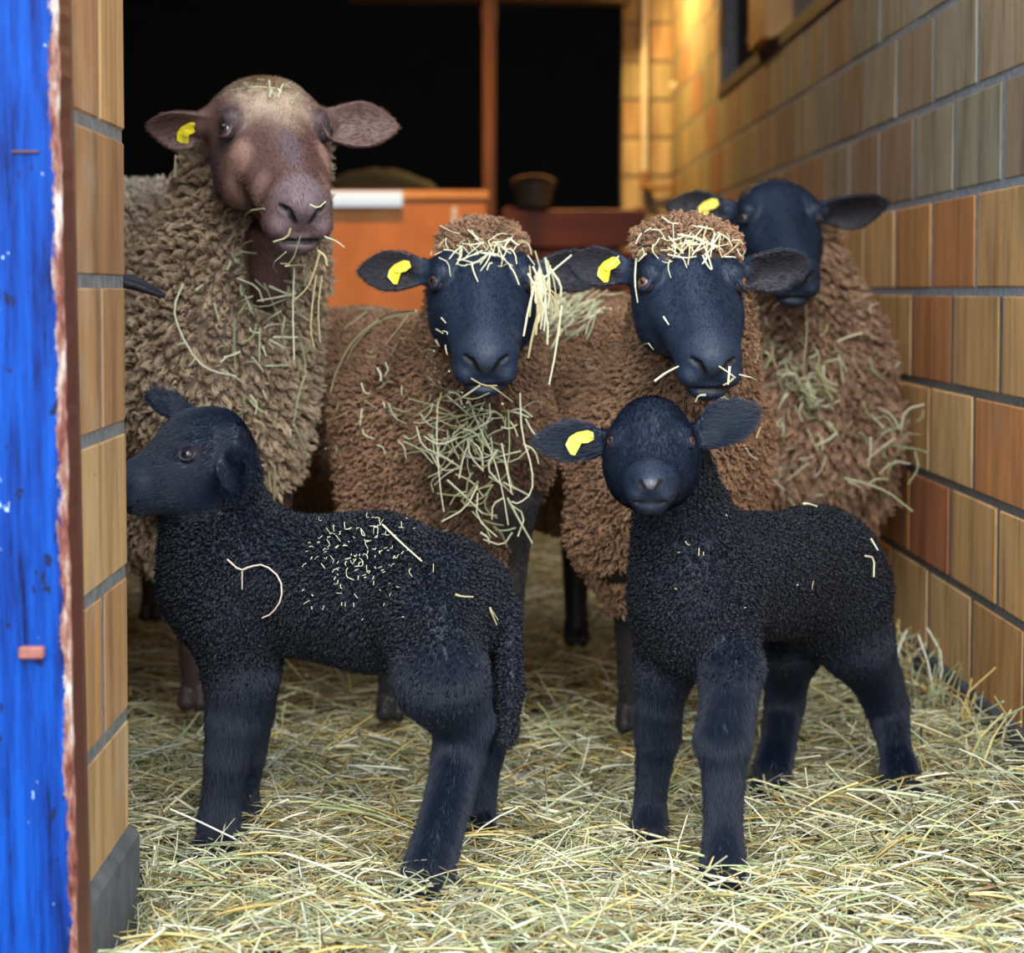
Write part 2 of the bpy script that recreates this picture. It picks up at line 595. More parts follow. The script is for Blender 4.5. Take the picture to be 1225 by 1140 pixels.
def ribbons(paths, widths, cols, ups=None):
    """paths (n,k,3) -> crossed-section strips (three sided) as arrays"""
    n, k, _ = paths.shape
    t = np.gradient(paths, axis=1)
    t /= np.linalg.norm(t, axis=2, keepdims=True) + 1e-9
    ref = rng.normal(size=(n, 1, 3)) if ups is None else ups
    a = np.cross(t, ref)
    a /= np.linalg.norm(a, axis=2, keepdims=True) + 1e-9
    b = np.cross(a, t)
    w = widths[:, None, None] * np.concatenate([np.ones(k - 1), [0.5]])[None, :, None]
    ring = [paths + a * w, paths - a * w * 0.6 + b * w * 0.45, paths - a * w * 0.6 - b * w * 0.45]
    vs = np.stack(ring, axis=2).reshape(-1, 3)
    base = (np.arange(n) * k * 3)[:, None, None]
    seg = (np.arange(k - 1) * 3)[None, :, None]
    q = np.array([[0, 1, 4, 3], [1, 2, 5, 4], [2, 0, 3, 5]])
    f = (base[..., None] + seg[..., None] + q[None, None]).reshape(-1, 4)
    c = np.repeat(cols, k * 3, axis=0)
    return vs, f, c


def straw_field(n, y0, y1, lmin, lmax, wmin, wmax, seed, lift=0.02):
    r = np.random.default_rng(seed)
    ys = y0 + (y1 - y0) * r.random(n)
    xmin = np.maximum(-0.50 * np.ones(n), -(585 + 60) / F_PX * ys)
    xmin = np.where(ys > Y_IN + 0.03, -(585 + 60) / F_PX * ys, XL + 0.02)
    xs = xmin + (XR - 0.03 - xmin) * r.random(n)
    L = lmin + (lmax - lmin) * r.random(n) ** 1.8
    ang = r.random(n) * 2 * np.pi
    tilt = r.normal(0, 0.30, n)
    bend = r.normal(0, 0.3, n)
    k = 5
    s = np.linspace(-0.5, 0.5, k)
    pth = np.zeros((n, k, 3))
    for j in range(k):
        a = ang + bend * s[j]
        pth[:, j, 0] = xs + np.cos(a) * L * s[j]
        pth[:, j, 1] = ys + np.sin(a) * L * s[j]
        pth[:, j, 2] = tilt * L * s[j] - 0.20 * L * s[j] ** 2
    g = np.array([ground(x, y) for x, y in zip(xs, ys)])
    pth[:, :, 2] += (g + lift * r.random(n) ** 1.3)[:, None]
    pth[:, :, 0] = np.minimum(pth[:, :, 0], XR - 0.012)
    m_in = (ys < Y_IN + 0.12)
    pth[m_in, :, 0] = np.maximum(pth[m_in, :, 0], XL + 0.012)
    pth[:, :, 2] = np.maximum(pth[:, :, 2], (g - 0.012)[:, None])
    W = wmin + (wmax - wmin) * r.random(n) ** 2
    ci = r.choice(len(STRAW_COLS), n, p=[.22, .18, .12, .09, .05, .10, .07, .05, .04, .08])
    c = STRAW_COLS[ci] * (0.38 + 1.02 * r.random((n, 1)))
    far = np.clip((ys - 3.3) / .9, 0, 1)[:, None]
    c = c * (1 - .5 * far) + np.array((.20, .145, .075)) * .5 * far  # far straw browned, the shade deeper in the pen put into its colour
    return ribbons(pth, W, c)


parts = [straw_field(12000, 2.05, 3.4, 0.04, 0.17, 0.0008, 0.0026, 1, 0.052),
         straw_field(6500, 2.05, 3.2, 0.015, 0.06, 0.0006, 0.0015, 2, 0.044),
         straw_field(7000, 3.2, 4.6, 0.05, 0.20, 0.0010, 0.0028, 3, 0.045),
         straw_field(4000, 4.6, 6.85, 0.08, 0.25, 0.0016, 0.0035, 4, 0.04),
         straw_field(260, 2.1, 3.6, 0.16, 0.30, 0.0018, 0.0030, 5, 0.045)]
vs, fs, cs, off = [], [], [], 0
for v, f, c in parts:
    vs.append(v)
    fs.append(f + off)
    cs.append(c)
    off += len(v)
o = link_mesh('straw_bedding', np.concatenate(vs), np.concatenate(fs), M['straw'], colors=np.concatenate(cs))
tag(o, 'loose yellow and green straw strewn over the whole pen floor', 'straw', kind='stuff')

# ------------------------------------------------------------------ implicit-surface modelling of the animals
BIG = 0.12


def smin(a, b, k):
    h = np.clip(0.5 + 0.5 * (b - a) / k, 0, 1)
    return b * (1 - h) + a * h - k * h * (1 - h)


class Body:
    def __init__(s):
        s.pr = []
        s.fine = []
        s.eyes = []
        s.tags = []
        s.frames = []
        s.ears = []

    def cone(s, a, b, ra, rb, k=0.02, t='w', sq=None, op='add'):
        s.pr.append(('cone', np.asarray(a, float), np.asarray(b, float), ra, rb, k, t, sq, op))

    def chain(s, pts, rad, k=0.02, t='w', sq=None):
        s.pr.append(('poly', [np.asarray(p, float) for p in pts], list(rad), k, t))

    def ell(s, c, r, ax=None, k=0.02, t='w', op='add'):
        s.pr.append(('ell', np.asarray(c, float), np.asarray(r, float), np.eye(3) if ax is None else np.asarray(ax, float), k, t, op))

    def leaf(s, base, d, wd, L, W, th=0.0045, cup=0.35, tip=0.55, k=0.008, t='e'):
        d = unit(d)
        wd = unit(wd - d * np.dot(wd, d))
        s.pr.append(('leaf', np.asarray(base, float), d, wd, np.cross(d, wd), L, W, th, cup, tip, k, t))

    # distance of one primitive at points
    def dist(s, p, q):
        if p[0] == 'cone':
            _, a, b, ra, rb, k, t, sq, op = p
            x = q - a
            ba = b - a
            if sq is not None:
                n, f = sq
                n = unit(n)
                x = x + np.multiply.outer(x @ n, n) * (1 / f - 1)
                ba = ba + n * (ba @ n) * (1 / f - 1)
            h = np.clip((x @ ba) / max(1e-9, ba @ ba), 0, 1)
            d = np.linalg.norm(x - h[..., None] * ba, axis=-1) - (ra + (rb - ra) * h)
            return d * (min(1.0, sq[1]) if sq is not None else 1.0)
        if p[0] == 'poly':
            _, pts, rad, k, t = p
            d = None
            for i in range(len(pts) - 1):
                e = s.dist(('cone', pts[i], pts[i + 1], rad[i], rad[i + 1], k, t, None, 'add'), q)
                d = e if d is None else smin(d, e, .004)
            return d
        if p[0] == 'ell':
            _, c, r, ax, k, t, op = p
            l = (q - c) @ ax.T
            k0 = np.linalg.norm(l / r, axis=-1)
            k1 = np.linalg.norm(l / (r * r), axis=-1) + 1e-9
            return k0 * (k0 - 1.0) / k1
        _, c, d, w, n, L, W, th, cup, tip, k, t = p
        x = q - c
        u, v, m = x @ d, x @ w, x @ n
        tt = np.clip(u / L, 0, 1)
        hw = W * (0.42 + 0.58 * np.sin(np.pi * np.clip(tt / tip * 0.5, 0, 0.5))) * np.where(tt > tip, np.clip(1 - ((tt - tip) / (1 - tip)) ** 1.7, 0.0, 1) ** 0.8, 1.0)
        h = cup * v * v / W - 0.10 * L * tt * tt
        d3 = np.abs(m - h) - th * (1.3 - 0.5 * tt)
        d2 = np.abs(v) - hw
        return np.maximum(np.maximum(d2 * 0.8, d3), np.maximum(-u - 0.01, u - L))

    def bbox(s, p):
        if p[0] == 'cone':
            r = max(p[3], p[4])
            return np.minimum(p[1], p[2]) - r, np.maximum(p[1], p[2]) + r, p[5], p[8]
        if p[0] == 'poly':
            return np.min(p[1], axis=0) - max(p[2]), np.max(p[1], axis=0) + max(p[2]), p[3], 'add'
        if p[0] == 'ell':
            r = np.max(p[2])
            return p[1] - r, p[1] + r, p[4], p[6]
        e = p[1] + p[2] * p[5]
        return np.minimum(p[1], e) - p[6], np.maximum(p[1], e) + p[6], p[10], 'add'

    def at(s, pts, tags):
        r = np.full(len(pts), 9.0)
        for p in s.pr:
            tg = p[6] if p[0] == 'cone' else p[5] if p[0] == 'ell' else p[4] if p[0] == 'poly' else p[11]
            op = p[8] if p[0] == 'cone' else p[6] if p[0] == 'ell' else 'add'
            if tg in tags and op == 'add':
                r = np.minimum(r, s.dist(p, pts))
        return r

    def mesh(s, coarse=0.007, fine=0.0025):
        bbs = [s.bbox(p) for p in s.pr]
        lo = np.min([b[0] for b in bbs if b[3] == 'add'], axis=0) - 0.02
        hi = np.max([b[1] for b in bbs if b[3] == 'add'], axis=0) + 0.02
        ax = []
        for i in range(3):
            c, x = [], lo[i]
            while x < hi[i]:
                c.append(x)
                x += fine if any(f[0][i] <= x <= f[1][i] for f in s.fine) else coarse
            c.append(x)
            ax.append(np.array(c))
        D = np.full([len(a) for a in ax], BIG, dtype=np.float32)
        for p, (l, h, k, op) in zip(s.pr, bbs):
            m = k + 0.03
            sl = []
            for i in range(3):
                a, b = np.searchsorted(ax[i], l[i] - m), np.searchsorted(ax[i], h[i] + m)
                sl.append(slice(a, max(b, a + 1)))
            g = np.stack(np.meshgrid(ax[0][sl[0]], ax[1][sl[1]], ax[2][sl[2]], indexing='ij'), axis=-1)
            if 0 in g.shape:
                continue
            d = np.minimum(s.dist(p, g), BIG)
            cur = D[tuple(sl)]
            D[tuple(sl)] = smin(cur, d, k) if op == 'add' else -smin(-cur, d, k)
        D[D > BIG] = BIG
        grid = openvdb.FloatGrid(BIG)
        grid.copyFromArray(D)
        pts, quads = grid.convertToQuads(isovalue=0.0)
        v = np.stack([np.interp(pts[:, i], np.arange(len(ax[i])), ax[i]) for i in range(3)], axis=1)
        q = quads.astype(np.int64)
        a, b, c, d = (v[q[:, i]] for i in range(4))
        ctr = v.mean(0)
        if (np.einsum('ij,ij->i', a - ctr, np.cross(b - a, c - a)).sum()) < 0:
            q = q[:, ::-1]
        # a little smoothing takes the stair steps out
        for _ in range(2):
            acc = np.zeros_like(v)
            cnt = np.zeros(len(v))
            for i in range(4):
                j = q[:, (i + 1) % 4]
                np.add.at(acc, q[:, i], v[j])
                np.add.at(cnt, q[:, i], 1)
                np.add.at(acc, j, v[q[:, i]])
                np.add.at(cnt, j, 1)
            v = v * 0.65 + 0.35 * acc / np.maximum(cnt, 1)[:, None]
        nn = np.zeros_like(v)
        fn = np.cross(v[q[:, 2]] - v[q[:, 0]], v[q[:, 3]] - v[q[:, 1]])
        for i in range(4):
            np.add.at(nn, q[:, i], fn)
        nn /= np.linalg.norm(nn, axis=1, keepdims=True) + 1e-12
        return v, q, nn


def head(B, eye_mid, yaw=0.0, pitch=50.0, roll=0.0, s=1.0, wf=1.0, kind='adult', ears=(), dome=1.0):
    """adds a sheep's head; returns its frame (origin at the poll, R sideways, F down the muzzle, U out of the brow)"""
    yw, pt, rl = map(math.radians, (yaw, pitch, roll))
    F = V(math.sin(yw) * math.cos(pt), -math.cos(yw) * math.cos(pt), -math.sin(pt))
    U = V(math.sin(yw) * math.sin(pt), -math.cos(yw) * math.sin(pt), math.cos(pt))
    R = V(math.cos(yw), math.sin(yw), 0)
    R, U = R * math.cos(rl) + U * math.sin(rl), U * math.cos(rl) - R * math.sin(rl)
    ef, eu, er = (0.088, -0.022, 0.0585) if kind == 'adult' else (0.088, -0.018, 0.056)
    O = np.asarray(eye_mid) - F * ef * s - U * eu * s

    def q(r, f, u):
        return O + R * (r * s * wf) + F * (f * s) + U * (u * s)
    ax = np.array([R, F, U])
    T = 'h'
    if kind == 'adult':
        B.ell(q(0, .040, -.050), V(.068 * wf, .075, .060) * s, ax, .02, T)
        B.cone(q(0, .055, -.045), q(0, .215, -.050), .054 * s, .034 * s, .02, T)
        B.cone(q(0, .060, -.030), q(0, .205, -.034), .030 * s, .022 * s, .022, T)
        for e in (-1, 1):
            B.ell(q(e * .036, .088, -.075), V(.034, .062, .046) * s, ax, .02, T)
            B.cone(q(e * .040, .055, -.018), q(e * .052, .084, -.014), .020 * s, .015 * s, .012, T)
            B.cone(q(e * .034, .12, -.045), q(e * .024, .20, -.052), .024 * s, .020 * s, .015, T)
        B.cone(q(0, .070, -.105), q(0, .225, -.082), .036 * s, .022 * s, .018, T)
        B.ell(q(0, .228, -.050), V(.040 * wf, .030, .034) * s, ax, .014, T)
        B.ell(q(0, .240, -.040), V(.026 * wf, .022, .020) * s, ax, .008, T)
        B.ell(q(0, .240, -.086), V(.026 * wf, .020, .018) * s, ax, .010, T)
        for e in (-1, 1):
            B.ell(q(e * .024, .238, -.066), V(.017, .022, .018) * s, ax, .008, T)
            B.ell(q(e * .068, .090, -.026), V(.013, .016, .012) * s, ax, .006, T, 'sub')
            B.cone(q(e * .008, .261, -.056), q(e * .018, .257, -.040), .0034 * s, .0041 * s, .003, T, None, 'sub')
            B.cone(q(e * .018, .257, -.040), q(e * .025, .248, -.038), .0040 * s, .0028 * s, .003, T, None, 'sub')
            B.cone(q(0, .258, -.0785), q(e * .020, .254, -.0805), .0032 * s, .0032 * s, .003, T, None, 'sub')
            B.cone(q(e * .020, .254, -.0805), q(e * .042, .232, -.076), .0032 * s, .0028 * s, .003, T, None, 'sub')
        B.cone(q(0, .2655, -.058), q(0, .263, -.076), .0026 * s, .0030 * s, .003, T, None, 'sub')
        eb = .0118
    else:
        B.ell(q(0, .048, -.055), V(.064 * wf, .070, .062) * s, ax, .02, T)
        B.ell(q(0, .052, -.018), V(.054 * wf, .060, .054 * dome) * s, ax, .02, T)
        B.cone(q(0, .075, -.050), q(0, .152, -.056), .058 * s, .037 * s, .022, T)
        B.cone(q(0, .080, -.085), q(0, .152, -.082), .040 * s, .026 * s, .02, T)
        for e in (-1, 1):
            B.ell(q(e * .034, .092, -.068), V(.030, .055, .042) * s, ax, .028, T)
            B.cone(q(e * .040, .062, -.020), q(e * .050, .086, -.012), .017 * s, .014 * s, .012, T)
        B.ell(q(0, .168, -.056), V(.037 * wf, .026, .030) * s, ax, .016, T)
        B.ell(q(0, .184, -.044), V(.023 * wf, .020, .016) * s, ax, .009, T)
        B.ell(q(0, .174, -.088), V(.025 * wf, .021, .015) * s, ax, .008, T)
        for e in (-1, 1):
            B.ell(q(e * .021, .178, -.068), V(.015, .020, .016) * s, ax, .008, T)
            B.ell(q(e * .064, .090, -.020), V(.012, .015, .012) * s, ax, .006, T, 'sub')
            B.cone(q(e * .007, .203, -.054), q(e * .016, .199, -.043), .0032 * s, .0042 * s, .003, T, None, 'sub')
            B.cone(q(0, .198, -.0770), q(e * .018, .194, -.0775), .0034 * s, .0034 * s, .003, T, None, 'sub')
            B.cone(q(e * .018, .194, -.0775), q(e * .034, .177, -.070), .0034 * s, .0028 * s, .003, T, None, 'sub')
        eb = .0112
    for e in (-1, 1):
        c = q(e * er, ef + .002, eu - .002)
        outw = unit(R * e * 0.74 + U * 0.56 + F * 0.20)
        B.eyes.append((c, eb * s, outw, R * e, F, U))
        # lids
        t1, t2 = F, unit(np.cross(outw, F))
        ring = [c + outw * .0040 * s + (t1 * math.cos(a) * 1.05 + t2 * math.sin(a) * 0.72) * eb * 1.08 * s for a in np.linspace(0, 2 * math.pi, 13)]
        for i in range(12):
            B.cone(ring[i], ring[i + 1], .0023 * s, .0023 * s, .003, T)
    for (side, d, wdv, L, W, cup, at_) in ears:
        d, wdv = unit(d), np.asarray(wdv, float)
        b0 = q(side * (.058 if kind == 'adult' else .054), .030, -.045) if at_ is None else q(*at_)
        B.cone(b0 - d * .01, b0 + d * .022, .017 * s, .014 * s, .012, 'e')
        B.leaf(b0 + d * .008, d, wdv, L, W, cup=cup)
        B.ears.append((b0 + d * .008, d, unit(wdv - d * np.dot(wdv, d)), unit(np.cross(d, wdv)), L, W))
        e2 = b0 + d * L
        B.fine.append((np.minimum(b0, e2) - W - .01, np.maximum(b0, e2) + W + .01))
    c0, c1 = q(0, 0.0, -.05), q(0, .27 if kind == 'adult' else .2, -.05)
    B.fine.append((np.minimum(c0, c1) - .085 * s, np.maximum(c0, c1) + .085 * s))
    B.frames.append((O, R, F, U, s, wf))
    B.adult = kind == 'adult'
    return O, R, F, U, q


def sm(x, a, b):
    t = np.clip((x - a) / (b - a), 0, 1)
    return t * t * (3 - 2 * t)


def vnoise(p, sc, seed=0.0):
    return np.array([mnoise.noise(Vector((x * sc + seed, y * sc, z * sc))) for x, y, z in p])


def fur(name, parent, base, v, q, nn, n, length, radius, color, mat, wool=True, clump=0.010, curl=0.0025, keep=None, flow=None, lenmap=None, seed=1, k=5, lean=0.35):
    """strands grown from the skin; clumped and curled for wool, combed along the flow for hair"""
    r = np.random.default_rng(seed)
    ctr = v[q].mean(1)
    fn = nn[q].mean(1)
    area = 0.5 * np.linalg.norm(np.cross(v[q[:, 2]] - v[q[:, 0]], v[q[:, 3]] - v[q[:, 1]]), axis=1)
    view = np.array((0, 0, CAM_H)) - ctr
    view /= np.linalg.norm(view, axis=1, keepdims=True)
    w = area * ((fn * view).sum(1) > -0.40)
    if keep is not None:
        w = w * np.clip(keep[q].mean(1), 0, 1)
    if w.sum() <= 0:
        return None
    idx = r.choice(len(q), n, p=w / w.sum())
    a, b = r.random((n, 1)), r.random((n, 1))
    Q = q[idx]
    bl = [(1 - a) * (1 - b), a * (1 - b), a * b, (1 - a) * b]
    pos = sum(bl[i] * v[Q[:, i]] for i in range(4))
    nor = sum(bl[i] * nn[Q[:, i]] for i in range(4))
    nor /= np.linalg.norm(nor, axis=1, keepdims=True) + 1e-9
    L = length * (0.7 + 0.6 * r.random(n))
    if lenmap is not None:
        L = L * lenmap[Q[:, 0]]
    fl = np.tile(V(0, 0, -1), (n, 1)) if flow is None else flow(pos, nor)
    fl = fl - nor * (fl * nor).sum(1, keepdims=True)
    fl /= np.linalg.norm(fl, axis=1, keepdims=True) + 1e-9
    col = color(pos, nor, r) if callable(color) else color[Q[:, 0]] * (.8 + .4 * r.random((n, 1)))
    s = np.linspace(0, 1, k)
    out = np.zeros((n, k, 3), dtype=np.float32)
    if wool:
        nc = max(50, int(w.sum() / (clump * clump)))
        ci = r.choice(n, min(nc, n // 3), replace=False)
        kd = kdtree.KDTree(len(ci))
        for j, i in enumerate(ci):
            kd.insert(pos[i], j)
        kd.balance()
        near = np.array([kd.find(p)[1] for p in pos])
        C = pos[ci][near]
        cd = nor[ci] + fl[ci] * lean + r.normal(0, 0.28, (len(ci), 3))
        cd /= np.linalg.norm(cd, axis=1, keepdims=True)
        cL = length * (0.75 + 0.5 * r.random(len(ci)))
        if lenmap is not None:
            cL = cL * lenmap[Q[ci, 0]]
        ph = r.random(len(ci)) * 6.28
        e1 = np.cross(cd, r.normal(size=(len(ci), 3)))
        e1 /= np.linalg.norm(e1, axis=1, keepdims=True)
        e2 = np.cross(cd, e1)
        cb = 0.82 + 0.36 * r.random(len(ci))
        col = col * cb[near][:, None]
        dd, ll, pp, E1, E2 = cd[near], cL[near] * (0.85 + 0.3 * r.random(n)), ph[near] + r.normal(0, 0.5, n), e1[near], e2[near]
        for j, t in enumerate(s):
            cl = 0.70 * t ** 0.8
            pj = pos * (1 - cl) + C * cl + dd * (ll * (t ** 0.95))[:, None]
            th = pp + 7.0 * t
            pj = pj + (E1 * np.cos(th)[:, None] + E2 * np.sin(th)[:, None]) * curl * min(1, t * 1.5)
            out[:, j] = pj
    else:
        d = nor * 1.0 + fl * (1.2 + lean) + r.normal(0, 0.22, (n, 3))
        d /= np.linalg.norm(d, axis=1, keepdims=True)
        col = col * (0.8 + 0.4 * r.random((n, 1)))
        for j, t in enumerate(s):
            out[:, j] = pos + d * (L * t)[:, None] + fl * (L * 0.35 * t * t)[:, None]
    out -= np.asarray(base, dtype=np.float32)
    cu = bpy.data.hair_curves.new(name)
    cu.add_curves([k] * n)
    cu.attributes['position'].data.foreach_set('vector', out.ravel())
    ra = cu.attributes.get('radius') or cu.attributes.new('radius', 'FLOAT', 'POINT')
    prof = (1.0 - 0.55 * s ** 1.5) if wool else (1 - 0.75 * s)
    ra.data.foreach_set('value', (np.tile(prof, (n, 1)) * radius).astype(np.float32).ravel())
    ca = cu.attributes.new('tint', 'FLOAT_COLOR', 'CURVE')
    c4 = np.ones((n, 4), dtype=np.float32)
    c4[:, :3] = np.clip(col, 0, 1)
    ca.data.foreach_set('color', c4.ravel())
    cu.materials.append(mat)
    o = bpy.data.objects.new(name, cu)
    COL.objects.link(o)
    o.parent = parent
    return o


def eye_mesh(name, parent, base, c, r, out, Rv, F, U, iris, pupil=(0.004, 0.004, 0.005)):
    n, m = 20, 14
    t1 = unit(F - out * np.dot(F, out))
    t2 = np.cross(out, t1)
    v, col = [], []
    for j in range(m + 1):
        th = math.pi * j / m
        for i in range(n):
            a = 2 * math.pi * i / n
            d = out * math.cos(th) + (t1 * math.cos(a) + t2 * math.sin(a)) * math.sin(th)
            v.append(c + d * r)
            x, y = math.sin(th) * math.cos(a), math.sin(th) * math.sin(a)
            if math.cos(th) > 0 and abs(x) < 0.50 and abs(y) < 0.16:
                col.append(pupil)
            elif math.cos(th) > 0 and math.hypot(x, y) < 0.72:
                col.append(iris)
            else:
                col.append((0.045, 0.032, 0.034))
    f = [(j * n + i, j * n + (i + 1) % n, (j + 1) * n + (i + 1) % n, (j + 1) * n + i) for j in range(m) for i in range(n)]
    return link_mesh(name, v, f, M['eye'], parent, True, colors=np.array(col), base=base)


def ear_tag(parent, base, B, i, t, v, tilt=0.0, s=1.0):
    """folded two-flap yellow tag: a stud and a hanging flag, pinned through ear i at t along it"""
    e, d, w, n, L, W = B.ears[i]
    if n[1] > 0:
        n = -n
    up = unit(V(0, 0, 1) - n * n[2])
    along = np.cross(up, n)
    along, up = along * math.cos(tilt) + up * math.sin(tilt), up * math.cos(tilt) - along * math.sin(tilt)
    c = e + d * L * t + w * v * W - B.ears[i][3] * 0.10 * L * t * t + n * .0065
    mb = MB()
    pl = [(-.004, .010), (.010, .014), (.018, .012), (.020, .003), (.012, -.003), (.004, -.004), (-.003, -.021), (-.009, -.020), (-.017, -.008), (-.013, .003)]
    m = len(pl)
    vv = [c + along * x * s + up * y * s + n * (0.004 + .0015 * math.sin(x * 150)) for x, y in pl] + [c + along * x * s + up * y * s + n * (0.0075 + .0015 * math.sin(x * 150)) for x, y in pl]
    ff = [tuple(range(m))[::-1], tuple(range(m, 2 * m))] + [(k, (k + 1) % m, m + (k + 1) % m, m + k) for k in range(m)]
    mb.add(vv, ff)
    mb.tube([c - n * .010, c + n * .011], .0045 * s, 10)
    o = mb.build('ear_tag', M['tag'], parent, base=base)
    o['label'] = 'yellow plastic ear tag'
    return o


ANIM = []


def finish(B, name, label, cat, base, paint, group=None, iris=(0.12, 0.06, 0.03), coarse=0.007, fine=0.0025):
    v, q, nn = B.mesh(coarse, fine)
    dw, dh = B.at(v, 'w'), B.at(v, 'hels')
    wb = 0.004 if B.adult else 0.018
    wool = sm(dh - dw, -wb, wb)
    col, spec = paint(B, v, nn, wool)
    dk = (1 - sm(slits(B, v), -.0005, .0022))[:, None]
    col = col * (1 - dk) + np.array((.006, .005, .006)) * dk
    B.col = col
    body = link_mesh(name, v, q, M['skin'], smooth=True, colors=col, base=base)
    tag(body, label, cat, group)
    ANIM.append((body, base, v, nn))
    for e in B.eyes:
        eye_mesh('eye', body, base, *e, iris)
    return body, v, q, nn, wool


m_, nt_, b_ = new_mat('short_hair_skin')
nt_.links.new(attr(nt_), b_.inputs['Base Color'])
b_.inputs['Roughness'].default_value = 0.55
b_.inputs['Specular IOR Level'].default_value = 0.4
bump(nt_, b_, noise_tex(nt_, 260, 3, 0.6), 0.25, 0.002)
M['skin'] = m_

BLACK = np.array((0.016, 0.021, 0.034))
BLUEBLACK = np.array((0.012, 0.021, 0.043))  # black hair tinted blue, the sky's sheen put into the base colour


def head_uv(B, v, i=0):
    O, R, F, U, s, wf = B.frames[i]
    x = (v - O) / s
    return x @ R / wf, x @ F, x @ U


def head_flow(B, i=0):
    O, R, F, U, s, wf = B.frames[i]

    def f(pos, nor):
        d = np.linalg.norm(pos - (O + F * .08 * s), axis=1)
        on = (d < .26 * s)[:, None]
        x = (pos - O) @ R
        side = np.clip(x / .05, -1, 1)[:, None] * R * 0.25
        ff = F * 0.7 * np.ones_like(pos) + side
        ear = (np.abs(x) > .078 * s * wf)[:, None] & on
        ff = np.where(ear, np.sign(x)[:, None] * R, ff)
        return np.where(on, ff, np.tile(V(0, 0, -1), (len(pos), 1)))
    return f


def leg(B, pts, rad, hoof_dir, k=0.02, tg='l', hs=1.0):
    """pts from shoulder or hip down to the pastern; adds the cloven hoof"""
    B.chain(pts, rad, k, tg)
    p = np.asarray(pts[-1])
    hd = unit(np.asarray(hoof_dir, float))
    lat = unit(np.cross(hd, V(0, 0, 1)))
    for e in (-1, 1):
        B.cone(p + lat * e * .009 * hs + V(0, 0, -.004), p + lat * e * .011 * hs + hd * .022 * hs + V(0, 0, -.030 * hs), .013 * hs, .013 * hs, .004, tg)
    B.fine.append((p - V(.05, .05, .05), p + V(.05, .05, .03)))


# ================================================================== the animals


def ear(side, d, opening, L, W, cup=0.35, at_=None):
    d, n_ = unit(d), unit(opening)
    return (side, d, np.cross(n_, d), L, W, cup, at_)


def G(px, Y, z):
    return V((px - CX) / F_PX * Y, Y, z)


def hidden_skin(c):
    return lambda B, v, nn, wool: (np.tile(np.array(c), (len(v), 1)), None)


def paint_black(skin_wool=(0.07, 0.035, 0.022), face=BLUEBLACK, legc=(0.020, 0.016, 0.016), nose=(0.030, 0.042, 0.070), earin=(0.014, 0.012, 0.018)):
    def f(B, v, nn, wool):
        r, fq, u = head_uv(B, v)
        O, R, F, U, s, wf = B.frames[0]
        near = np.linalg.norm(v - (O + F * .1 * s), axis=1) < .30 * s
        col = np.where(near[:, None], np.array(face), np.array(legc)) * np.ones((len(v), 1))
        nm = sm(np.exp(-(((fq - .255) / .02) ** 2 + (r / .022) ** 2 + ((u + .042) / .018) ** 2)), .3, .9) * near
        if nose is not None:
            col = col * (1 - nm[:, None]) + np.array(nose) * nm[:, None]
        em = near & (np.abs(r) > .085)
        facing = (nn[:, 1] < 0) & em
        col[facing] = np.array(earin)
        col = col * (1 - wool[:, None]) + np.array(skin_wool) * wool[:, None]
        return col, None
    return f


def wool_color(base, tip, patch=None, seed=0.0):
    base, tip = np.array(base), np.array(tip)

    def f(pos, nor, r):
        a = 0.5 + 0.5 * vnoise(pos, 7.0, seed)
        b = 0.5 + 0.5 * vnoise(pos, 26.0, seed + 5)
        t = np.clip(0.15 + 0.55 * b + 0.35 * (a - .5) + r.normal(0, .12, len(pos)), 0, 1)[:, None]
        c = base * (1 - t) + tip * t
        if patch is not None:
            c = patch(pos, nor, c)
        return c * (0.85 + 0.3 * r.random((len(pos), 1)))
    return f


def flat_color(c, var=0.15):
    c = np.array(c)
    return lambda pos, nor, r: c * (1 + var * r.normal(size=(len(pos), 1)))


Q = 1.0   # strand density


def cap_len(B, v):
    O, R, F, U, s, wf = B.frames[0]
    return 1.0 - .35 * sm(np.exp(-(np.linalg.norm(v - (O + F * .0), axis=1) / .09) ** 2), .3, .7)


def slits(B, v):
    """distance to the nostrils and the line of the lips"""
    d = np.full(len(v), 1.0)
    for p in B.pr:
        if p[0] == 'cone' and p[8] == 'sub':
            d = np.minimum(d, B.dist(p, v))
    return d


def bare(B, v, wool):
    """where the short face hair grows: not on the eyes, the nostrils or the lips"""
    k = 1 - wool
    for e in B.eyes:
        k = k * sm(np.linalg.norm(v - e[0], axis=1), e[1] * 1.15, e[1] * 1.7)
    return k * sm(slits(B, v), .0008, .0045)


def face_len(B, v):
    r, f, u = head_uv(B, v)
    return 1 - .6 * sm(f, .15, .24) * (np.abs(r) < .06) if B.adult else 1 - .7 * sm(f, .13, .175) * (np.abs(r) < .06)


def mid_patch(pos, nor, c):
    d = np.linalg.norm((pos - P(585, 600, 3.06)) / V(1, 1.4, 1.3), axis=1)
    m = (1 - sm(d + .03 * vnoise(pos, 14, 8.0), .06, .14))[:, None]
    return c * (1 - .62 * m)


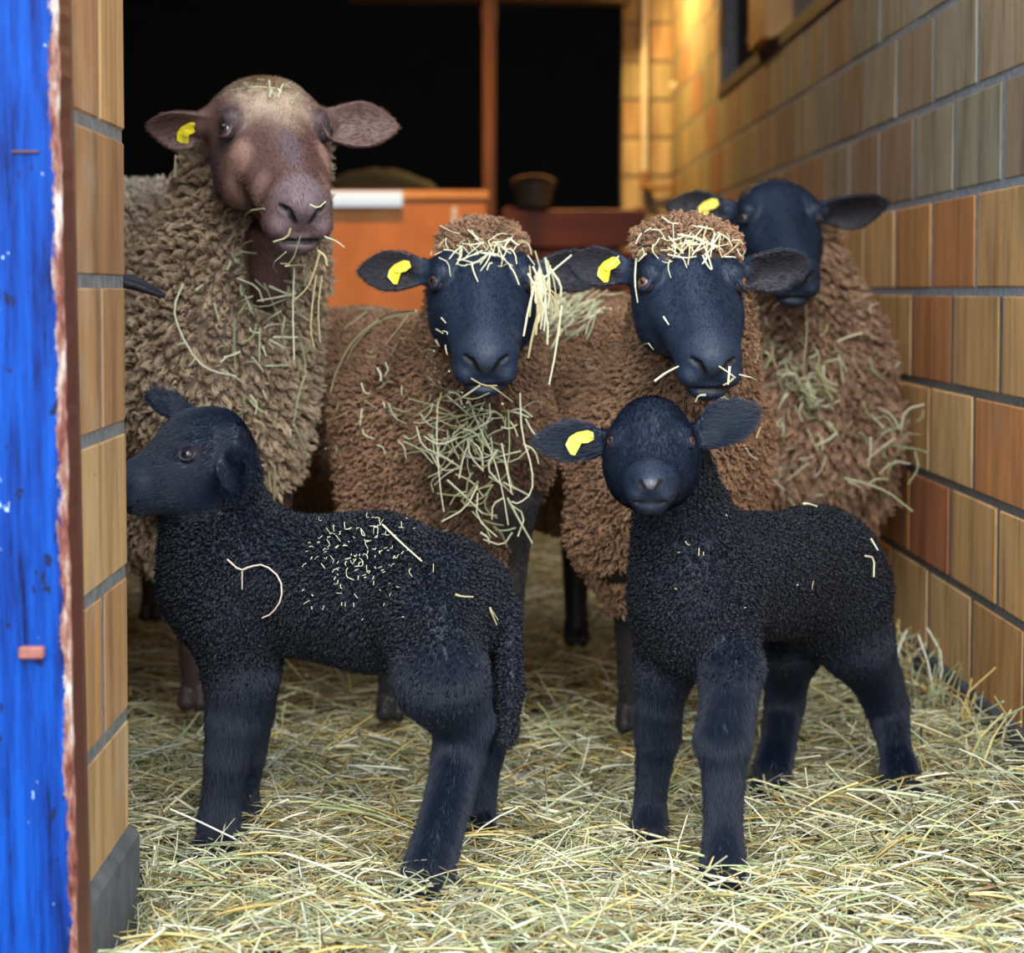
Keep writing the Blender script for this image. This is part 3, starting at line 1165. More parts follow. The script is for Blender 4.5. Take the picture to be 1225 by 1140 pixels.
# ---- brown ewe in the middle -------------------------------------------------
B = Body()
hd = head(B, P(578, 336, 2.97), yaw=2, pitch=32, roll=-1, s=1.05, wf=1.06, kind='adult', ears=[
    ear(-1, (-1, .12, 0.02), (-.1, -1, .15), .112, .030, .35), ear(1, (1, .15, .04), (.1, -1, .1), .118, .031, .45)])
O, R_, F_, U_, q_ = hd
B.ell(q_(0, .020, -.002), V(.062, .046, .028), np.array([R_, F_, U_]), .012)
B.cone(P(577, 365, 3.10), P(560, 500, 3.24), .072, .115, .04)
B.cone(P(577, 430, 3.10), P(580, 520, 3.16), .066, .10, .04)
B.cone(P(548, 505, 3.28), P(430, 487, 3.80), .122, .155, .06)
B.cone(P(510, 500, 3.34), P(420, 480, 3.75), .140, .150, .06)
B.cone(P(475, 500, 3.26), P(465, 600, 3.24), .090, .070, .05)
B.cone(P(580, 540, 3.16), P(572, 640, 3.16), .092, .062, .05)
B.ell(P(520, 590, 3.28), V(.12, .12, .11), None, .05)
B.cone(P(400, 500, 3.86), P(390, 590, 3.86), .11, .08, .05)
leg(B, [P(468, 600, 3.25), G(466, 3.27, .30), G(465, 3.27, .19), G(468, 3.29, .065)], [.055, .032, .024, .019], (0, -1, 0))
leg(B, [P(600, 600, 3.14), G(606, 3.16, .30), G(604, 3.16, .19), G(601, 3.16, .065)], [.055, .032, .024, .019], (.1, -1, 0))
leg(B, [P(360, 560, 3.86), G(350, 3.92, .30), G(345, 3.98, .24), G(348, 3.96, .07)], [.06, .030, .026, .019], (0, -1, 0))
leg(B, [P(440, 560, 3.86), G(452, 3.92, .30), G(455, 3.98, .24), G(452, 3.96, .07)], [.06, .030, .026, .019], (0, -1, 0))
base = V(-.12, 3.5, 0)
o, v, q, nn, wool = finish(B, 'sheep', 'brown woolly sheep with a black face in the middle, hay hanging under its chin', 'sheep', base, paint_black(), 'adult sheep standing in the pen', iris=(.05, .03, .02))
MID = (o, base, v, q, nn, wool, B)
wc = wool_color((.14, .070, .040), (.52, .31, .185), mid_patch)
fur('fleece', o, base, v, q, nn, int(120000 * Q), .013, .00062, wc, M['wool'], True, .0068, .0022, wool, seed=21, lenmap=cap_len(B, v))
fur('face_hair', o, base, v, q, nn, int(26000 * Q), .005, .00035, B.col, M['blackfur'], False, keep=bare(B, v, wool), lenmap=face_len(B, v), flow=head_flow(B), seed=22, k=3)
b0 = q_(-.058, .03, -.045)
ear_tag(o, base, B, 0, .42, 0, .1, .95)

# ---- brown ewe on the right ---------------------------------------------------
B = Body()
hd = head(B, P(829, 337, 2.86), yaw=6, pitch=32, roll=0, s=1.03, wf=1.06, kind='adult', ears=[
    ear(-1, (-1, .25, 0.16), (-.1, -1, .1), .098, .028, .4), ear(1, (1, .05, .12), (.1, -1, -.3), .110, .030, .55)])
O, R_, F_, U_, q_ = hd
B.ell(q_(0, .022, -.002), V(.074, .050, .032), np.array([R_, F_, U_]), .012)
B.cone(P(828, 370, 3.00), P(815, 500, 3.10), .078, .105, .04)
B.cone(P(835, 430, 2.98), P(820, 520, 3.06), .070, .10, .04)
B.cone(P(795, 520, 3.16), P(716, 480, 3.72), .125, .165, .06)
B.cone(P(770, 480, 3.3), P(706, 468, 3.80), .135, .160, .06)
B.cone(P(738, 540, 3.12), P(738, 640, 3.12), .070, .062, .04)
B.cone(P(738, 640, 3.12), P(748, 705, 3.14), .062, .034, .03)
B.ell(P(800, 580, 3.08), V(.10, .09, .11), None, .05)
B.cone(P(866, 520, 3.10), P(872, 640, 3.12), .058, .050, .04)
B.ell(P(680, 560, 3.7), V(.12, .14, .11), None, .05)
leg(B, [P(742, 660, 3.12), G(756, 3.16, .27), G(754, 3.18, .19), G(756, 3.20, .065)], [.05, .026, .021, .017], (0, -1, 0))
leg(B, [P(872, 640, 3.12), G(878, 3.16, .27), G(880, 3.16, .19), G(880, 3.17, .065)], [.05, .026, .021, .017], (0, -1, 0))
leg(B, [P(690, 570, 3.84), G(690, 3.92, .30), G(688, 3.99, .24), G(690, 3.96, .07)], [.06, .030, .026, .019], (0, -1, 0))
leg(B, [P(775, 570, 3.84), G(782, 3.92, .30), G(784, 3.98, .24), G(782, 3.96, .07)], [.06, .030, .026, .019], (0, -1, 0))
base = V(.22, 3.45, 0)
o, v, q, nn, wool = finish(B, 'sheep', 'brown black-faced sheep with straw on its woolly forehead, behind the right lamb', 'sheep', base, paint_black(), 'adult sheep standing in the pen', iris=(.16, .075, .04))
wc = wool_color((.14, .070, .038), (.54, .32, .185), seed=3.0)
fur('fleece', o, base, v, q, nn, int(120000 * Q), .013, .00062, wc, M['wool'], True, .0068, .0022, wool, seed=31, lenmap=cap_len(B, v))
fur('face_hair', o, base, v, q, nn, int(26000 * Q), .005, .00035, B.col, M['blackfur'], False, keep=bare(B, v, wool), lenmap=face_len(B, v), flow=head_flow(B), seed=32, k=3)
ear_tag(o, base, B, 0, .36, 0, .2, .95)

# ---- sheep at the back against the wall ------------------------------------------
B = Body()
hd = head(B, P(935, 259, 3.66), yaw=3, pitch=31, roll=1, s=1.05, wf=1.04, kind='adult', ears=[
    ear(-1, (-1, .12, 0.10), (-.1, -1, .2), .125, .030, .4), ear(1, (1, -.05, .06), (.1, -.9, -.5), .135, .034, .55)])
O, R_, F_, U_, q_ = hd
B.cone(P(945, 310, 3.84), P(965, 430, 3.86), .082, .125, .04)
B.cone(P(965, 430, 3.86), P(978, 520, 3.86), .125, .130, .05)
B.ell(P(985, 480, 3.95), V(.115, .12, .16), None, .05)
B.ell(P(940, 520, 3.88), V(.11, .10, .13), None, .05)
B.cone(P(960, 450, 4.05), P(908, 440, 4.6), .150, .155, .06)
B.cone(P(1030, 520, 3.9), P(1026, 590, 3.9), .060, .050, .03)
B.cone(P(925, 540, 3.9), P(925, 590, 3.9), .065, .045, .03)
leg(B, [P(925, 560, 3.9), G(932, 3.92, .28), G(932, 3.92, .19), G(934, 3.92, .07)], [.05, .028, .022, .018], (0, -1, 0))
leg(B, [P(1026, 580, 3.9), G(1028, 3.92, .28), G(1030, 3.92, .19), G(1032, 3.92, .07)], [.05, .028, .022, .018], (0, -1, 0))
leg(B, [P(880, 540, 4.6), G(875, 4.7, .30), G(875, 4.76, .24), G(875, 4.74, .07)], [.07, .030, .026, .019], (0, -1, 0))
leg(B, [P(945, 540, 4.6), G(950, 4.7, .30), G(950, 4.76, .24), G(950, 4.74, .07)], [.07, .030, .026, .019], (0, -1, 0))
base = V(.58, 4.2, 0)
o, v, q, nn, wool = finish(B, 'sheep', 'black-faced brown sheep with a long shaggy fleece standing against the block wall', 'sheep', base, paint_black(nose=(.035, .045, .07)), 'adult sheep standing in the pen', iris=(.04, .025, .02))
wc = wool_color((.17, .085, .050), (.72, .46, .29), seed=9.0)
fur('fleece', o, base, v, q, nn, int(95000 * Q), .028, .0008, wc, M['wool'], True, .011, .0034, wool, seed=41, lean=.9)
fur('face_hair', o, base, v, q, nn, int(18000 * Q), .005, .0004, B.col, M['blackfur'], False, keep=bare(B, v, wool), lenmap=face_len(B, v), flow=head_flow(B), seed=42, k=3)
ear_tag(o, base, B, 0, .40, 0, .1, 1.1)

# ---- tall grey-brown ewe on the left ----------------------------------------------
B = Body()
hd = head(B, P(330, 155, 3.06), yaw=19, pitch=31, roll=0, s=1.22, wf=1.0, kind='adult', ears=[
    ear(-1, (-1, -.10, -.10), (-.2, -.8, -.45), .098, .031, .55), ear(1, (1, .12, 0.02), (.1, -1, .15), .128, .035, .35)])
O, R_, F_, U_, q_ = hd
B.ell(q_(0, .030, -.040), V(.086, .046, .040), np.array([R_, F_, U_]), .03, 'h')
B.cone(P(318, 190, 3.22), P(285, 330, 3.28), .085, .120, .04)
B.cone(P(272, 190, 3.24), P(262, 300, 3.28), .052, .080, .04)
B.cone(P(285, 330, 3.26), P(250, 440, 3.28), .115, .150, .05)
B.cone(P(250, 430, 3.28), P(255, 530, 3.27), .140, .110, .05)
B.ell(P(300, 480, 3.26), V(.075, .09, .14), None, .05)
B.cone(P(245, 400, 3.40), P(85, 375, 4.05), .165, .20, .06)
B.cone(P(200, 330, 3.55), P(90, 335, 4.05), .145, .17, .06)
B.cone(P(185, 500, 3.42), P(195, 610, 3.40), .12, .095, .05)
B.cone(P(292, 540, 3.28), P(300, 610, 3.28), .07, .05, .04)
# bare throat with the windpipe line
B.cone(P(325, 290, 3.13), P(322, 350, 3.14), .036, .024, .015, 'h')
leg(B, [P(215, 600, 3.36), G(226, 3.36, .30), G(226, 3.36, .20), G(230, 3.37, .065)], [.06, .033, .026, .020], (0, -1, 0))
leg(B, [P(302, 600, 3.28), G(300, 3.30, .30), G(298, 3.30, .20), G(297, 3.31, .065)], [.06, .033, .026, .020], (0, -1, 0))
leg(B, [P(70, 560, 4.1), G(60, 4.2, .34), G(55, 4.28, .26), G(58, 4.25, .07)], [.08, .036, .030, .021], (0, -1, 0))
leg(B, [P(170, 560, 4.1), G(180, 4.2, .34), G(182, 4.28, .26), G(180, 4.25, .07)], [.08, .036, .030, .021], (0, -1, 0))
base = V(-.5, 3.6, 0)


def paint_ewe(B, v, nn, wool):
    r, f, u = head_uv(B, v)
    O, R, F, U, s, wf = B.frames[0]
    near = np.linalg.norm(v - (O + F * .1 * s), axis=1) < .32 * s
    face = np.array((.115, .056, .046))
    col = np.tile(face, (len(v), 1))

    def blend(c, m):
        nonlocal col
        m = np.clip(m, 0, 1)[:, None]
        col = col * (1 - m) + np.array(c) * m
    nz = vnoise(v, 30, 4.0)
    fz = np.exp(-((r / .050) ** 2 + ((f - .015) / .100) ** 2))
    blend((.52, .385, .27), .95 * sm(fz + .15 * nz, .10, .85) * (u > -.09))
    for e in (-1, 1):
        g = np.exp(-(((r - e * .052) / .016) ** 2 + ((f - .135) / .030) ** 2))
        blend((.34, .19, .145), .85 * sm(g + .15 * nz, .20, .9))
        g = np.exp(-(((r - e * .040) / .013) ** 2 + ((f - .200) / .020) ** 2))
        blend((.28, .16, .13), .6 * sm(g, .25, .9))
        g = np.exp(-(((r - e * .060) / .020) ** 2 + ((f - .088) / .022) ** 2))
        blend((.060, .040, .045), .85 * sm(g, .3, .8))
    g = np.exp(-((r / .016) ** 2 + ((f - .17) / .05) ** 2)) * (u > -.03)
    blend((.11, .075, .085), .8 * sm(g, .3, .8))
    g = np.exp(-(((f - .245) / .035) ** 2 + (r / .05) ** 2))
    blend((.15, .10, .108), .85 * sm(g, .3, .8))
    em = near & (np.abs(r) > .078)
    col[em] = np.array((.10, .052, .043))
    col[em & (nn[:, 1] < -.1)] = np.array((.115, .060, .050))
    col[~near] = np.array((.06, .035, .03))
    col = col * (1 - wool[:, None]) + np.array((.12, .08, .05)) * wool[:, None]
    return col, None


o, v, q, nn, wool = finish(B, 'sheep', 'tall grey-brown ewe with a pinkish brown face standing beside the left wall', 'sheep', base, paint_ewe, 'adult sheep standing in the pen', iris=(.035, .028, .030))


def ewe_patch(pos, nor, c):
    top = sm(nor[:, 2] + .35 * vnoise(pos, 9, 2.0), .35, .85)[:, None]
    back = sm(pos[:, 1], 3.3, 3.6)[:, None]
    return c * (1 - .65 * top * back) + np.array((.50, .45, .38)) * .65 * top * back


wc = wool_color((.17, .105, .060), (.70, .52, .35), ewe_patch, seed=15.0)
fur('fleece', o, base, v, q, nn, int(130000 * Q), .021, .00078, wc, M['wool'], True, .0115, .0030, wool, seed=51)
EO, ER, EF, EU, es, ewf = B.frames[0]
cap_d = np.exp(-(((v - EO) @ ER / (.05 * es)) ** 2 + (((v - EO) @ EF - .012 * es) / (.045 * es)) ** 2))
fur('face_hair', o, base, v, q, nn, int(34000 * Q), .0055, .0004, B.col, M['wool'], False, keep=bare(B, v, wool) * (.25 + .75 * sm(cap_d, .15, .6)), flow=head_flow(B), lenmap=.8 + .9 * sm(cap_d, .3, .8), seed=52, k=3)
ear_tag(o, base, B, 0, .40, .15, .3, .95)
EWE_BASE = base

# ---- black sheep hidden behind the left wall, only the ear showing --------------------
B = Body()
hd = head(B, G(36, 2.78, .705), yaw=-8, pitch=35, s=.95, wf=1.1, kind='adult', ears=[
    ear(-1, (-1, .12, 0.02), (-.1, -1, .15), .11, .028, .35), ear(1, (1, .10, -.16), (.1, -.25, 1), .100, .020, .35)])
B.cone(G(25, 2.90, .68), G(-20, 3.0, .55), .08, .11, .04)
B.cone(G(-20, 2.95, .52), G(-220, 3.0, .50), .13, .16, .05)
for px, yy in ((-15, 2.86), (-25, 3.04), (-230, 2.90), (-225, 3.1)):
    leg(B, [G(px, yy, .42), G(px, yy, .28), G(px, yy, .18), G(px, yy, .07)], [.05, .03, .024, .019], (0, -1, 0))
base = V(-.75, 2.95, 0)
o, v, q, nn, wool = finish(B, 'sheep', 'dark sheep mostly hidden by the left wall, only its pointed black ear showing', 'sheep', base, paint_black(), 'adult sheep standing in the pen', coarse=.010)

# ---- lambs ------------------------------------------------------------------------------


def lamb_paint(B, v, nn, wool):
    r, fq, u = head_uv(B, v)
    O, R, F, U, s, wf = B.frames[0]
    near = np.linalg.norm(v - (O + F * .08 * s), axis=1) < .26 * s
    col = np.tile(np.array((.0062, .0110, .026)), (len(v), 1))  # bluish sheen of the sky painted into the lamb's black hair
    col = np.where(near[:, None], np.array((.0078, .0135, .030)), col)
    g = sm(np.exp(-(((fq - .200) / .014) ** 2 + (r / .018) ** 2 + ((u + .044) / .011) ** 2)), .4, .9) * near
    col = col * (1 - g[:, None]) + np.array((.15, .145, .17)) * g[:, None]
    for e in (-1, 1):
        g = np.exp(-(((r - e * .060) / .010) ** 2 + ((fq - .080) / .012) ** 2 + ((u + .018) / .010) ** 2)) * near
        col = col * (1 - .5 * g[:, None]) + np.array((.10, .055, .06)) * .5 * g[:, None]
    return col, None


def lamb_fur(o, base, v, q, nn, wool, B, s1):
    body = wool
    O, R, F, U, s, wf = B.frames[0]
    fur('fleece', o, base, v, q, nn, int(95000 * Q), .0070, .00045, wool_color((.003, .0035, .006), (.011, .014, .024), seed=s1), M['blackfur'], True, .0042, .0015, body, seed=s1)
    x = np.abs((v - O) @ R)
    dist = np.linalg.norm(v - (O + F * .08 * s), axis=1)
    onear = (x > .075 * s) & (dist < .3)
    lm = np.where(onear, 1.4, np.where(dist < .16, .70, 1.6))
    fur('leg_and_face_hair', o, base, v, q, nn, int(75000 * Q), .0060, .00033, B.col, M['blackfur'], False, keep=bare(B, v, body), flow=head_flow(B), lenmap=lm * face_len(B, v), seed=s1 + 1, k=4)


# right lamb
B = Body()
hd = head(B, P(779, 527, 2.45), yaw=-5, pitch=17, roll=0, s=.765, wf=1.0, kind='lamb', ears=[
    ear(-1, (-1, .06, .03), (-.05, -1, .25), .090, .0215, .35), ear(1, (.86, .25, .42), (-.15, -.9, .2), .094, .0240, .35)])
O, R_, F_, U_, q_ = hd
B.cone(P(800, 545, 2.55), P(822, 640, 2.62), .043, .056, .03)
B.cone(P(822, 640, 2.62), P(832, 700, 2.64), .058, .074, .03)
B.ell(P(828, 712, 2.62), V(.070, .08, .098), None, .03)
B.cone(P(850, 690, 2.68), P(975, 688, 2.92), .078, .083, .04)
B.cone(P(975, 688, 2.92), P(985, 700, 2.92), .083, .078, .04)
B.ell(P(1000, 715, 2.93), V(.062, .075, .080), None, .03)
B.cone(P(800, 740, 2.65), P(795, 800, 2.66), .042, .030, .02)
B.cone(P(862, 740, 2.62), P(874, 800, 2.57), .046, .032, .02)
B.cone(P(1008, 715, 2.92), P(1024, 770, 2.92), .060, .040, .02)
B.cone(P(955, 730, 3.00), P(945, 775, 2.99), .050, .036, .02)
leg(B, [P(795, 800, 2.66), P(789, 840, 2.67), P(787, 880, 2.69), P(783, 910, 2.70), P(778, 955, 2.71), P(777, 984, 2.70)], [0.0314, 0.0258, 0.0246, 0.0190, 0.0157, 0.0202], (-.2, -1, 0), .02, 'l', .9)
leg(B, [P(874, 800, 2.57), P(872, 840, 2.55), P(865, 885, 2.53), P(866, 925, 2.53), P(865, 985, 2.52), P(865, 1034, 2.50)], [0.0347, 0.0302, 0.0308, 0.0224, 0.0185, 0.0235], (0, -1, 0), .02, 'l', 1.0)
leg(B, [P(1026, 770, 2.92), P(1050, 815, 2.97), P(1061, 845, 2.99), P(1071, 895, 2.96), P(1078, 932, 2.92)], [0.0448, 0.0302, 0.0269, 0.0174, 0.0224], (.1, -1, 0), .025, 'l', 1.0)
leg(B, [P(944, 775, 2.99), P(940, 815, 3.03), P(939, 840, 3.04), P(931, 890, 3.01), P(924, 920, 2.98)], [0.0381, 0.0269, 0.0246, 0.0202, 0.0224], (-.3, -1, 0), .025, 'l', .95)
base = V(.38, 2.75, 0)
o, v, q, nn, wool = finish(B, 'lamb', 'black lamb facing the front with a yellow ear tag, standing on the right', 'lamb', base, lamb_paint, 'black lambs', iris=(.07, .035, .035), coarse=.005, fine=.0025)
lamb_fur(o, base, v, q, nn, wool, B, 61)
ear_tag(o, base, B, 0, .42, 0, -.1, .9)

# left lamb, side on
B = Body()
hd = head(B, P(214, 531, 2.665), yaw=-70, pitch=18, roll=-12, dome=.7, s=.84, wf=.95, kind='lamb', ears=[
    ear(-1, (-.74, .15, .50), (.3, -.8, .5), .072, .018, .35, (-.040, .045, -.012)), ear(1, (.10, -.42, -.88), (-.30, -.93, .15), .068, .022, .45, (.060, .018, -.020))])
O, R_, F_, U_, q_ = hd
B.cone(P(266, 572, 2.72), P(272, 640, 2.72), .042, .064, .04)
B.cone(P(240, 600, 2.71), P(262, 690, 2.72), .044, .070, .03)
B.ell(P(268, 690, 2.71), V(.076, .072, .092), None, .03)
B.cone(P(300, 696, 2.70), P(450, 708, 2.66), .086, .088, .04)
B.cone(P(450, 708, 2.66), P(520, 728, 2.62), .088, .080, .04)
B.ell(P(525, 718, 2.60), V(.074, .070, .076), None, .03)
B.cone(P(585, 690, 2.62), P(607, 730, 2.60), .014, .012, .02)
B.cone(P(607, 730, 2.60), P(611, 820, 2.58), .012, .012, .01)
B.cone(P(611, 820, 2.58), P(607, 885, 2.57), .012, .008, .01)
B.cone(P(275, 740, 2.67), P(288, 806, 2.67), .058, .038, .02)
B.cone(P(517, 750, 2.55), P(527, 810, 2.52), .060, .046, .02)
B.cone(P(555, 750, 2.66), P(570, 800, 2.68), .050, .038, .02)
leg(B, [P(288, 806, 2.67), P(279, 860, 2.67), P(271, 905, 2.67), P(265, 950, 2.68), P(262, 984, 2.68)], [0.0407, 0.0316, 0.0237, 0.0203, 0.0237], (-.3, -1, 0), .02, 'l', 1.0)
leg(B, [P(300, 790, 2.78), P(298, 850, 2.79), P(293, 900, 2.79), P(288, 940, 2.80), P(289, 962, 2.80)], [0.0384, 0.0294, 0.0237, 0.0192, 0.0215], (-.3, -1, 0), .02, 'l', .9)
leg(B, [P(528, 810, 2.52), P(553, 862, 2.55), P(549, 897, 2.55), P(538, 950, 2.52), P(523, 1005, 2.48), P(513, 1040, 2.46)], [0.0520, 0.0339, 0.0282, 0.0243, 0.0237, 0.0271], (-.35, -1, 0), .025, 'l', 1.1)
leg(B, [P(570, 800, 2.68), P(584, 850, 2.73), P(584, 880, 2.75), P(575, 925, 2.76), P(570, 955, 2.76)], [0.0429, 0.0282, 0.0237, 0.0192, 0.0226], (-.1, -1, 0), .025, 'l', .95)
base = V(-.2, 2.65, 0)
o, v, q, nn, wool = finish(B, 'lamb', 'curly black lamb standing side on at the left with its nose behind the wall', 'lamb', base, lamb_paint, 'black lambs', iris=(.018, .014, .016), coarse=.005, fine=.0025)
lamb_fur(o, base, v, q, nn, wool, B, 71)

# ================================================================== far end of the barn
Yp = 7.0
mb = MB()
mb.box((-1.4, Yp, 0), (-.01, Yp + .03, 1.005), .002)
root = mb.build('partition', M['orange_ply'], base=V(-.6, Yp, 0))
tag(root, 'orange plywood partition lit by the lamp behind the sheep', 'partition')
mb = MB()
mb.box((-1.4, Yp - .02, 1.005), (.0, Yp + .05, 1.035), .003)
mb.build('rail', M['ply_edge'], root, base=V(-.6, Yp, 0))
mb = MB()
mb.box((-.125, Yp - .012, .3), (-.105, Yp, .98), .002)
mb.build('strip', M['white_plastic'], root, base=V(-.6, Yp, 0))
mb = MB()
mb.tube([P(372, 238, 6.96), P(481, 238, 6.96)], .026, 14)
o = mb.build('light_tube', M['tube'], base=P(430, 238, 6.96))
mb = MB()
c_ = P(430, 238, 6.96)
mb.box((c_[0] - .10, 6.975, c_[2] - .018), (c_[0] + .08, 7.0, c_[2] + .018), .003)
mb.build('bracket', M['white_plastic'], o, base=c_)
tag(o, 'short glowing white light tube on the orange partition', 'light')
mb = MB()
mb.tube([V(0, 7.15, -.02), V(0, 7.15, ZC)], .024, 12)
mb.tube([V(0, 7.15, 1.6), V(0, 7.15, 1.66)], .028, 12)
o = mb.build('post', M['post_wood'], base=V(0, 7.15, 0))
tag(o, 'thin brown post rising to the ceiling in the dark middle of the barn', 'post')
mb = MB()
for z in (.62, .78, .94):
    mb.box((.05, 8.0, z - .075), (.60, 8.03, z + .07), .004)
for x in (.06, .56):
    mb.box((x, 8.03, 0), (x + .04, 8.06, 1.02), .003)
o = mb.build('board_rail', M['red_board'], base=V(.3, 8.0, 0))
tag(o, 'red-brown board rail between the thin post and the right wall', 'rail')
# sack slumped on the partition
vv, ff = [], []
for j in range(13):
    for i in range(24):
        a, th = 2 * math.pi * i / 24, math.pi * j / 12
        rr = 1 + .10 * mnoise.noise(Vector((math.cos(a) * 2, math.sin(a) * 2, th * 2)))
        vv.append((-.38 + .20 * rr * math.sin(th) * math.cos(a), 7.25 + .10 * rr * math.sin(th) * math.sin(a), 1.03 + .09 * rr * math.cos(th) * (1 if th < 1.57 else .5)))
ff = [(j * 24 + i, j * 24 + (i + 1) % 24, (j + 1) * 24 + (i + 1) % 24, (j + 1) * 24 + i) for j in range(12) for i in range(24)]
mb = MB()
mb.add(vv, ff)
# shelf that carries it
o = mb.build('sack', M['grey_sack'], smooth=True, base=V(-.38, 7.25, 1.0))
tag(o, 'dim grey-green sack lying behind the top of the orange partition', 'sack')
mb = MB()
mb.box((-.75, 7.10, .93), (-.08, 7.40, .965), .003)
for x in (-.72, -.14):
    mb.box((x, 7.2, 0), (x + .04, 7.24, .93), .003)
o = mb.build('bench', M['post_wood'], base=V(-.4, 7.2, 0))
tag(o, 'dark bench behind the orange partition carrying the sack', 'bench')
# bucket hung on the rail
mb = MB()
n = 20
prof = [(.060, .0), (.080, .085), (.085, .085), (.085, .095), (.075, .095), (.057, .01)]
vv = [(.17 + r * math.cos(2 * math.pi * i / n), 8.0 + r * math.sin(2 * math.pi * i / n), 1.02 + z) for r, z in prof for i in range(n)]
ff = [(j * n + i, j * n + (i + 1) % n, (j + 1) * n + (i + 1) % n, (j + 1) * n + i) for j in range(len(prof) - 1) for i in range(n)] + [tuple(range(n))[::-1], tuple(range(5 * n, 6 * n))]
mb.add(vv, ff)
bk = mb.build('bucket', M['bucket'], base=V(.17, 8.0, 1.02))
tag(bk, 'small dim bucket standing on the red-brown board rail', 'bucket')
mb = MB()
mb.tube([V(.17 + .083 * math.cos(a), 8.0, 1.11 + .03 * math.sin(a)) for a in np.linspace(0, math.pi, 14)], .0035, 6)
mb.build('handle', M['brass'], bk, base=V(.17, 8.0, 1.02))
# pipes on the return of the wall
mb = MB()
mb.tube([P(771, -60, 9.15), P(771, 210, 9.15)], .013, 12)
pp = mb.build('water_pipe', M['white_plastic'], base=P(771, 100, 9.15))
tag(pp, 'pale vertical water pipe running down the lamp-lit brick corner', 'pipe')
mb = MB()
mb.tube([P(771, 205, 9.15), P(771, 222, 9.15), P(782, 226, 9.14)], .022, 12)
mb.build('elbow', M['brass'], pp, base=P(771, 100, 9.15))
mb = MB()
c = P(811, 104, 9.1)
mb.tube([P(813, -60, 9.15), P(813, 96, 9.15)], .010, 12)
mb.tube([P(813, 112, 9.15), P(813, 210, 9.15), P(808, 221, 9.15), P(782, 226, 9.15)], .012, 10)
p2 = mb.build('water_pipe', M['brass'], base=P(813, 100, 9.15))
tag(p2, 'thin brown pipe with a round white fitting beside the pale pipe', 'pipe')
vv = []
for j in range(11):
    for i in range(18):
        a, th = 2 * math.pi * i / 18, math.pi * j / 10
        vv.append(c + .033 * V(math.sin(th) * math.cos(a), 1.3 * math.sin(th) * math.sin(a), math.cos(th)))
mb = MB()
mb.add(vv, [(j * 18 + i, j * 18 + (i + 1) % 18, (j + 1) * 18 + (i + 1) % 18, (j + 1) * 18 + i) for j in range(10) for i in range(18)])
mb.build('fitting', M['white_plastic'], p2, True, base=P(813, 100, 9.15))

# ================================================================== blue door timber at the left
# built in its own frame: x runs to the arris, slightly out of plumb
DT = V(-.418, 2.0, 0)
lean = math.atan2((80 - 62) / F_PX * 2.0 * 1.0, .9)
mb = MB()
for k in range(60):
    pass
nz_, nxx = 150, 10
vv, ff = [], []
zs = np.linspace(-.12, 1.35, nz_)
for z in zs:
    ch = .0022 * mnoise.noise(Vector((0, 3.0, z * 18))) + .0012 * mnoise.noise(Vector((0, 1.0, z * 70)))
    prof = [(-.45, .045), (-.45, 0)] + [(x, .0008 * mnoise.noise(Vector((x * 60, 0, z * 2)))) for x in np.linspace(-.40, -.012, 6)] + [(-.004 + ch * .4, .001), (.004 + ch, .007 + ch), (.007 + ch, .045)]
    for x, y in prof:
        vv.append((x, y, z))
k = 11
ff = [(j * k + i, j * k + (i + 1) % k, (j + 1) * k + (i + 1) % k, (j + 1) * k + i) for j in range(nz_ - 1) for i in range(k)]
ff += [tuple(range(k)), tuple((nz_ - 1) * k + i for i in reversed(range(k)))]
door = link_mesh('door_frame_post', vv, ff, M['blue'])
door.location = (-.4038, 2.0, 0)
door.rotation_euler = (0, -.0114, 0)
tag(door, 'blue painted timber door post with flaking edge at the left of the opening', 'door post')
mb = MB()
mb.box((-.84, 2.047, -.1), (-.404, 2.098, 1.4), .002)  # dark brown strip behind the edge of the blue timber
o = mb.build('edge_strip', M['strip_brown'], base=V(-.404, 2.05, 0))
o.rotation_euler = (0, -.0114, 0)
tag(o, 'dark brown strip between the blue timber and the clay blocks', 'angle')


def on_door(px, py, dy=0.0):
    p = P(px, py, 2.0 - dy)
    return p


mb = MB()
a, b_ = on_door(23, 788, .004), on_door(53, 773, .004)
mb.box((a[0], 1.990, a[2]), (b_[0], 2.004, b_[2]), .002)
o = mb.build('hinge_tab', M['red_tab'], base=on_door(38, 780))
tag(o, 'small rusty red metal tab on the blue timber', 'metal tab')
mb = MB()
a, b_ = on_door(14, 183, .002), on_door(46, 180, .002)
mb.box((a[0], 1.9965, a[2]), (b_[0], 2.003, b_[2]), .0005)  # raised dark strip drawn to read as the shade of a notch
o = mb.build('notch', M['strip_brown'], base=on_door(30, 181))
tag(o, 'thin dark strip for the shade of a notch across the upper blue timber', 'notch')


# ================================================================== loose hay on the animals
GREENISH = np.array([(0.44, 0.45, 0.27), (0.58, 0.57, 0.37), (0.34, 0.37, 0.20), (0.66, 0.62, 0.43), (0.46, 0.38, 0.20), (0.24, 0.24, 0.13)])


def stems(name, paths, label, cat='hay', w=.0016, cols=GREENISH, kind=None, group=None, seed=0):
    r = np.random.default_rng(seed)
    mb = MB()
    for p in paths:
        p = [np.asarray(x, float) for x in p]
        if len(p) >= 3:   # smooth the bends a little
            out = [p[0]]
            for i in range(1, len(p) - 1):
                out += [p[i] * .5 + p[i - 1] * .25 + p[i] * .25, p[i] * .75 + p[i + 1] * .25]
            out.append(p[-1])
            p = out
        ww = w * r.uniform(.7, 1.3)
        c = cols[r.integers(len(cols))] * r.uniform(.85, 1.12)
        mb.tube(p, [ww * (1 - .3 * i / max(1, len(p) - 1)) for i in range(len(p))], 5, c)
    o = mb.build(name, M['straw'], base=np.asarray(paths[0][0], float))
    tag(o, label, cat, group, kind)
    return o


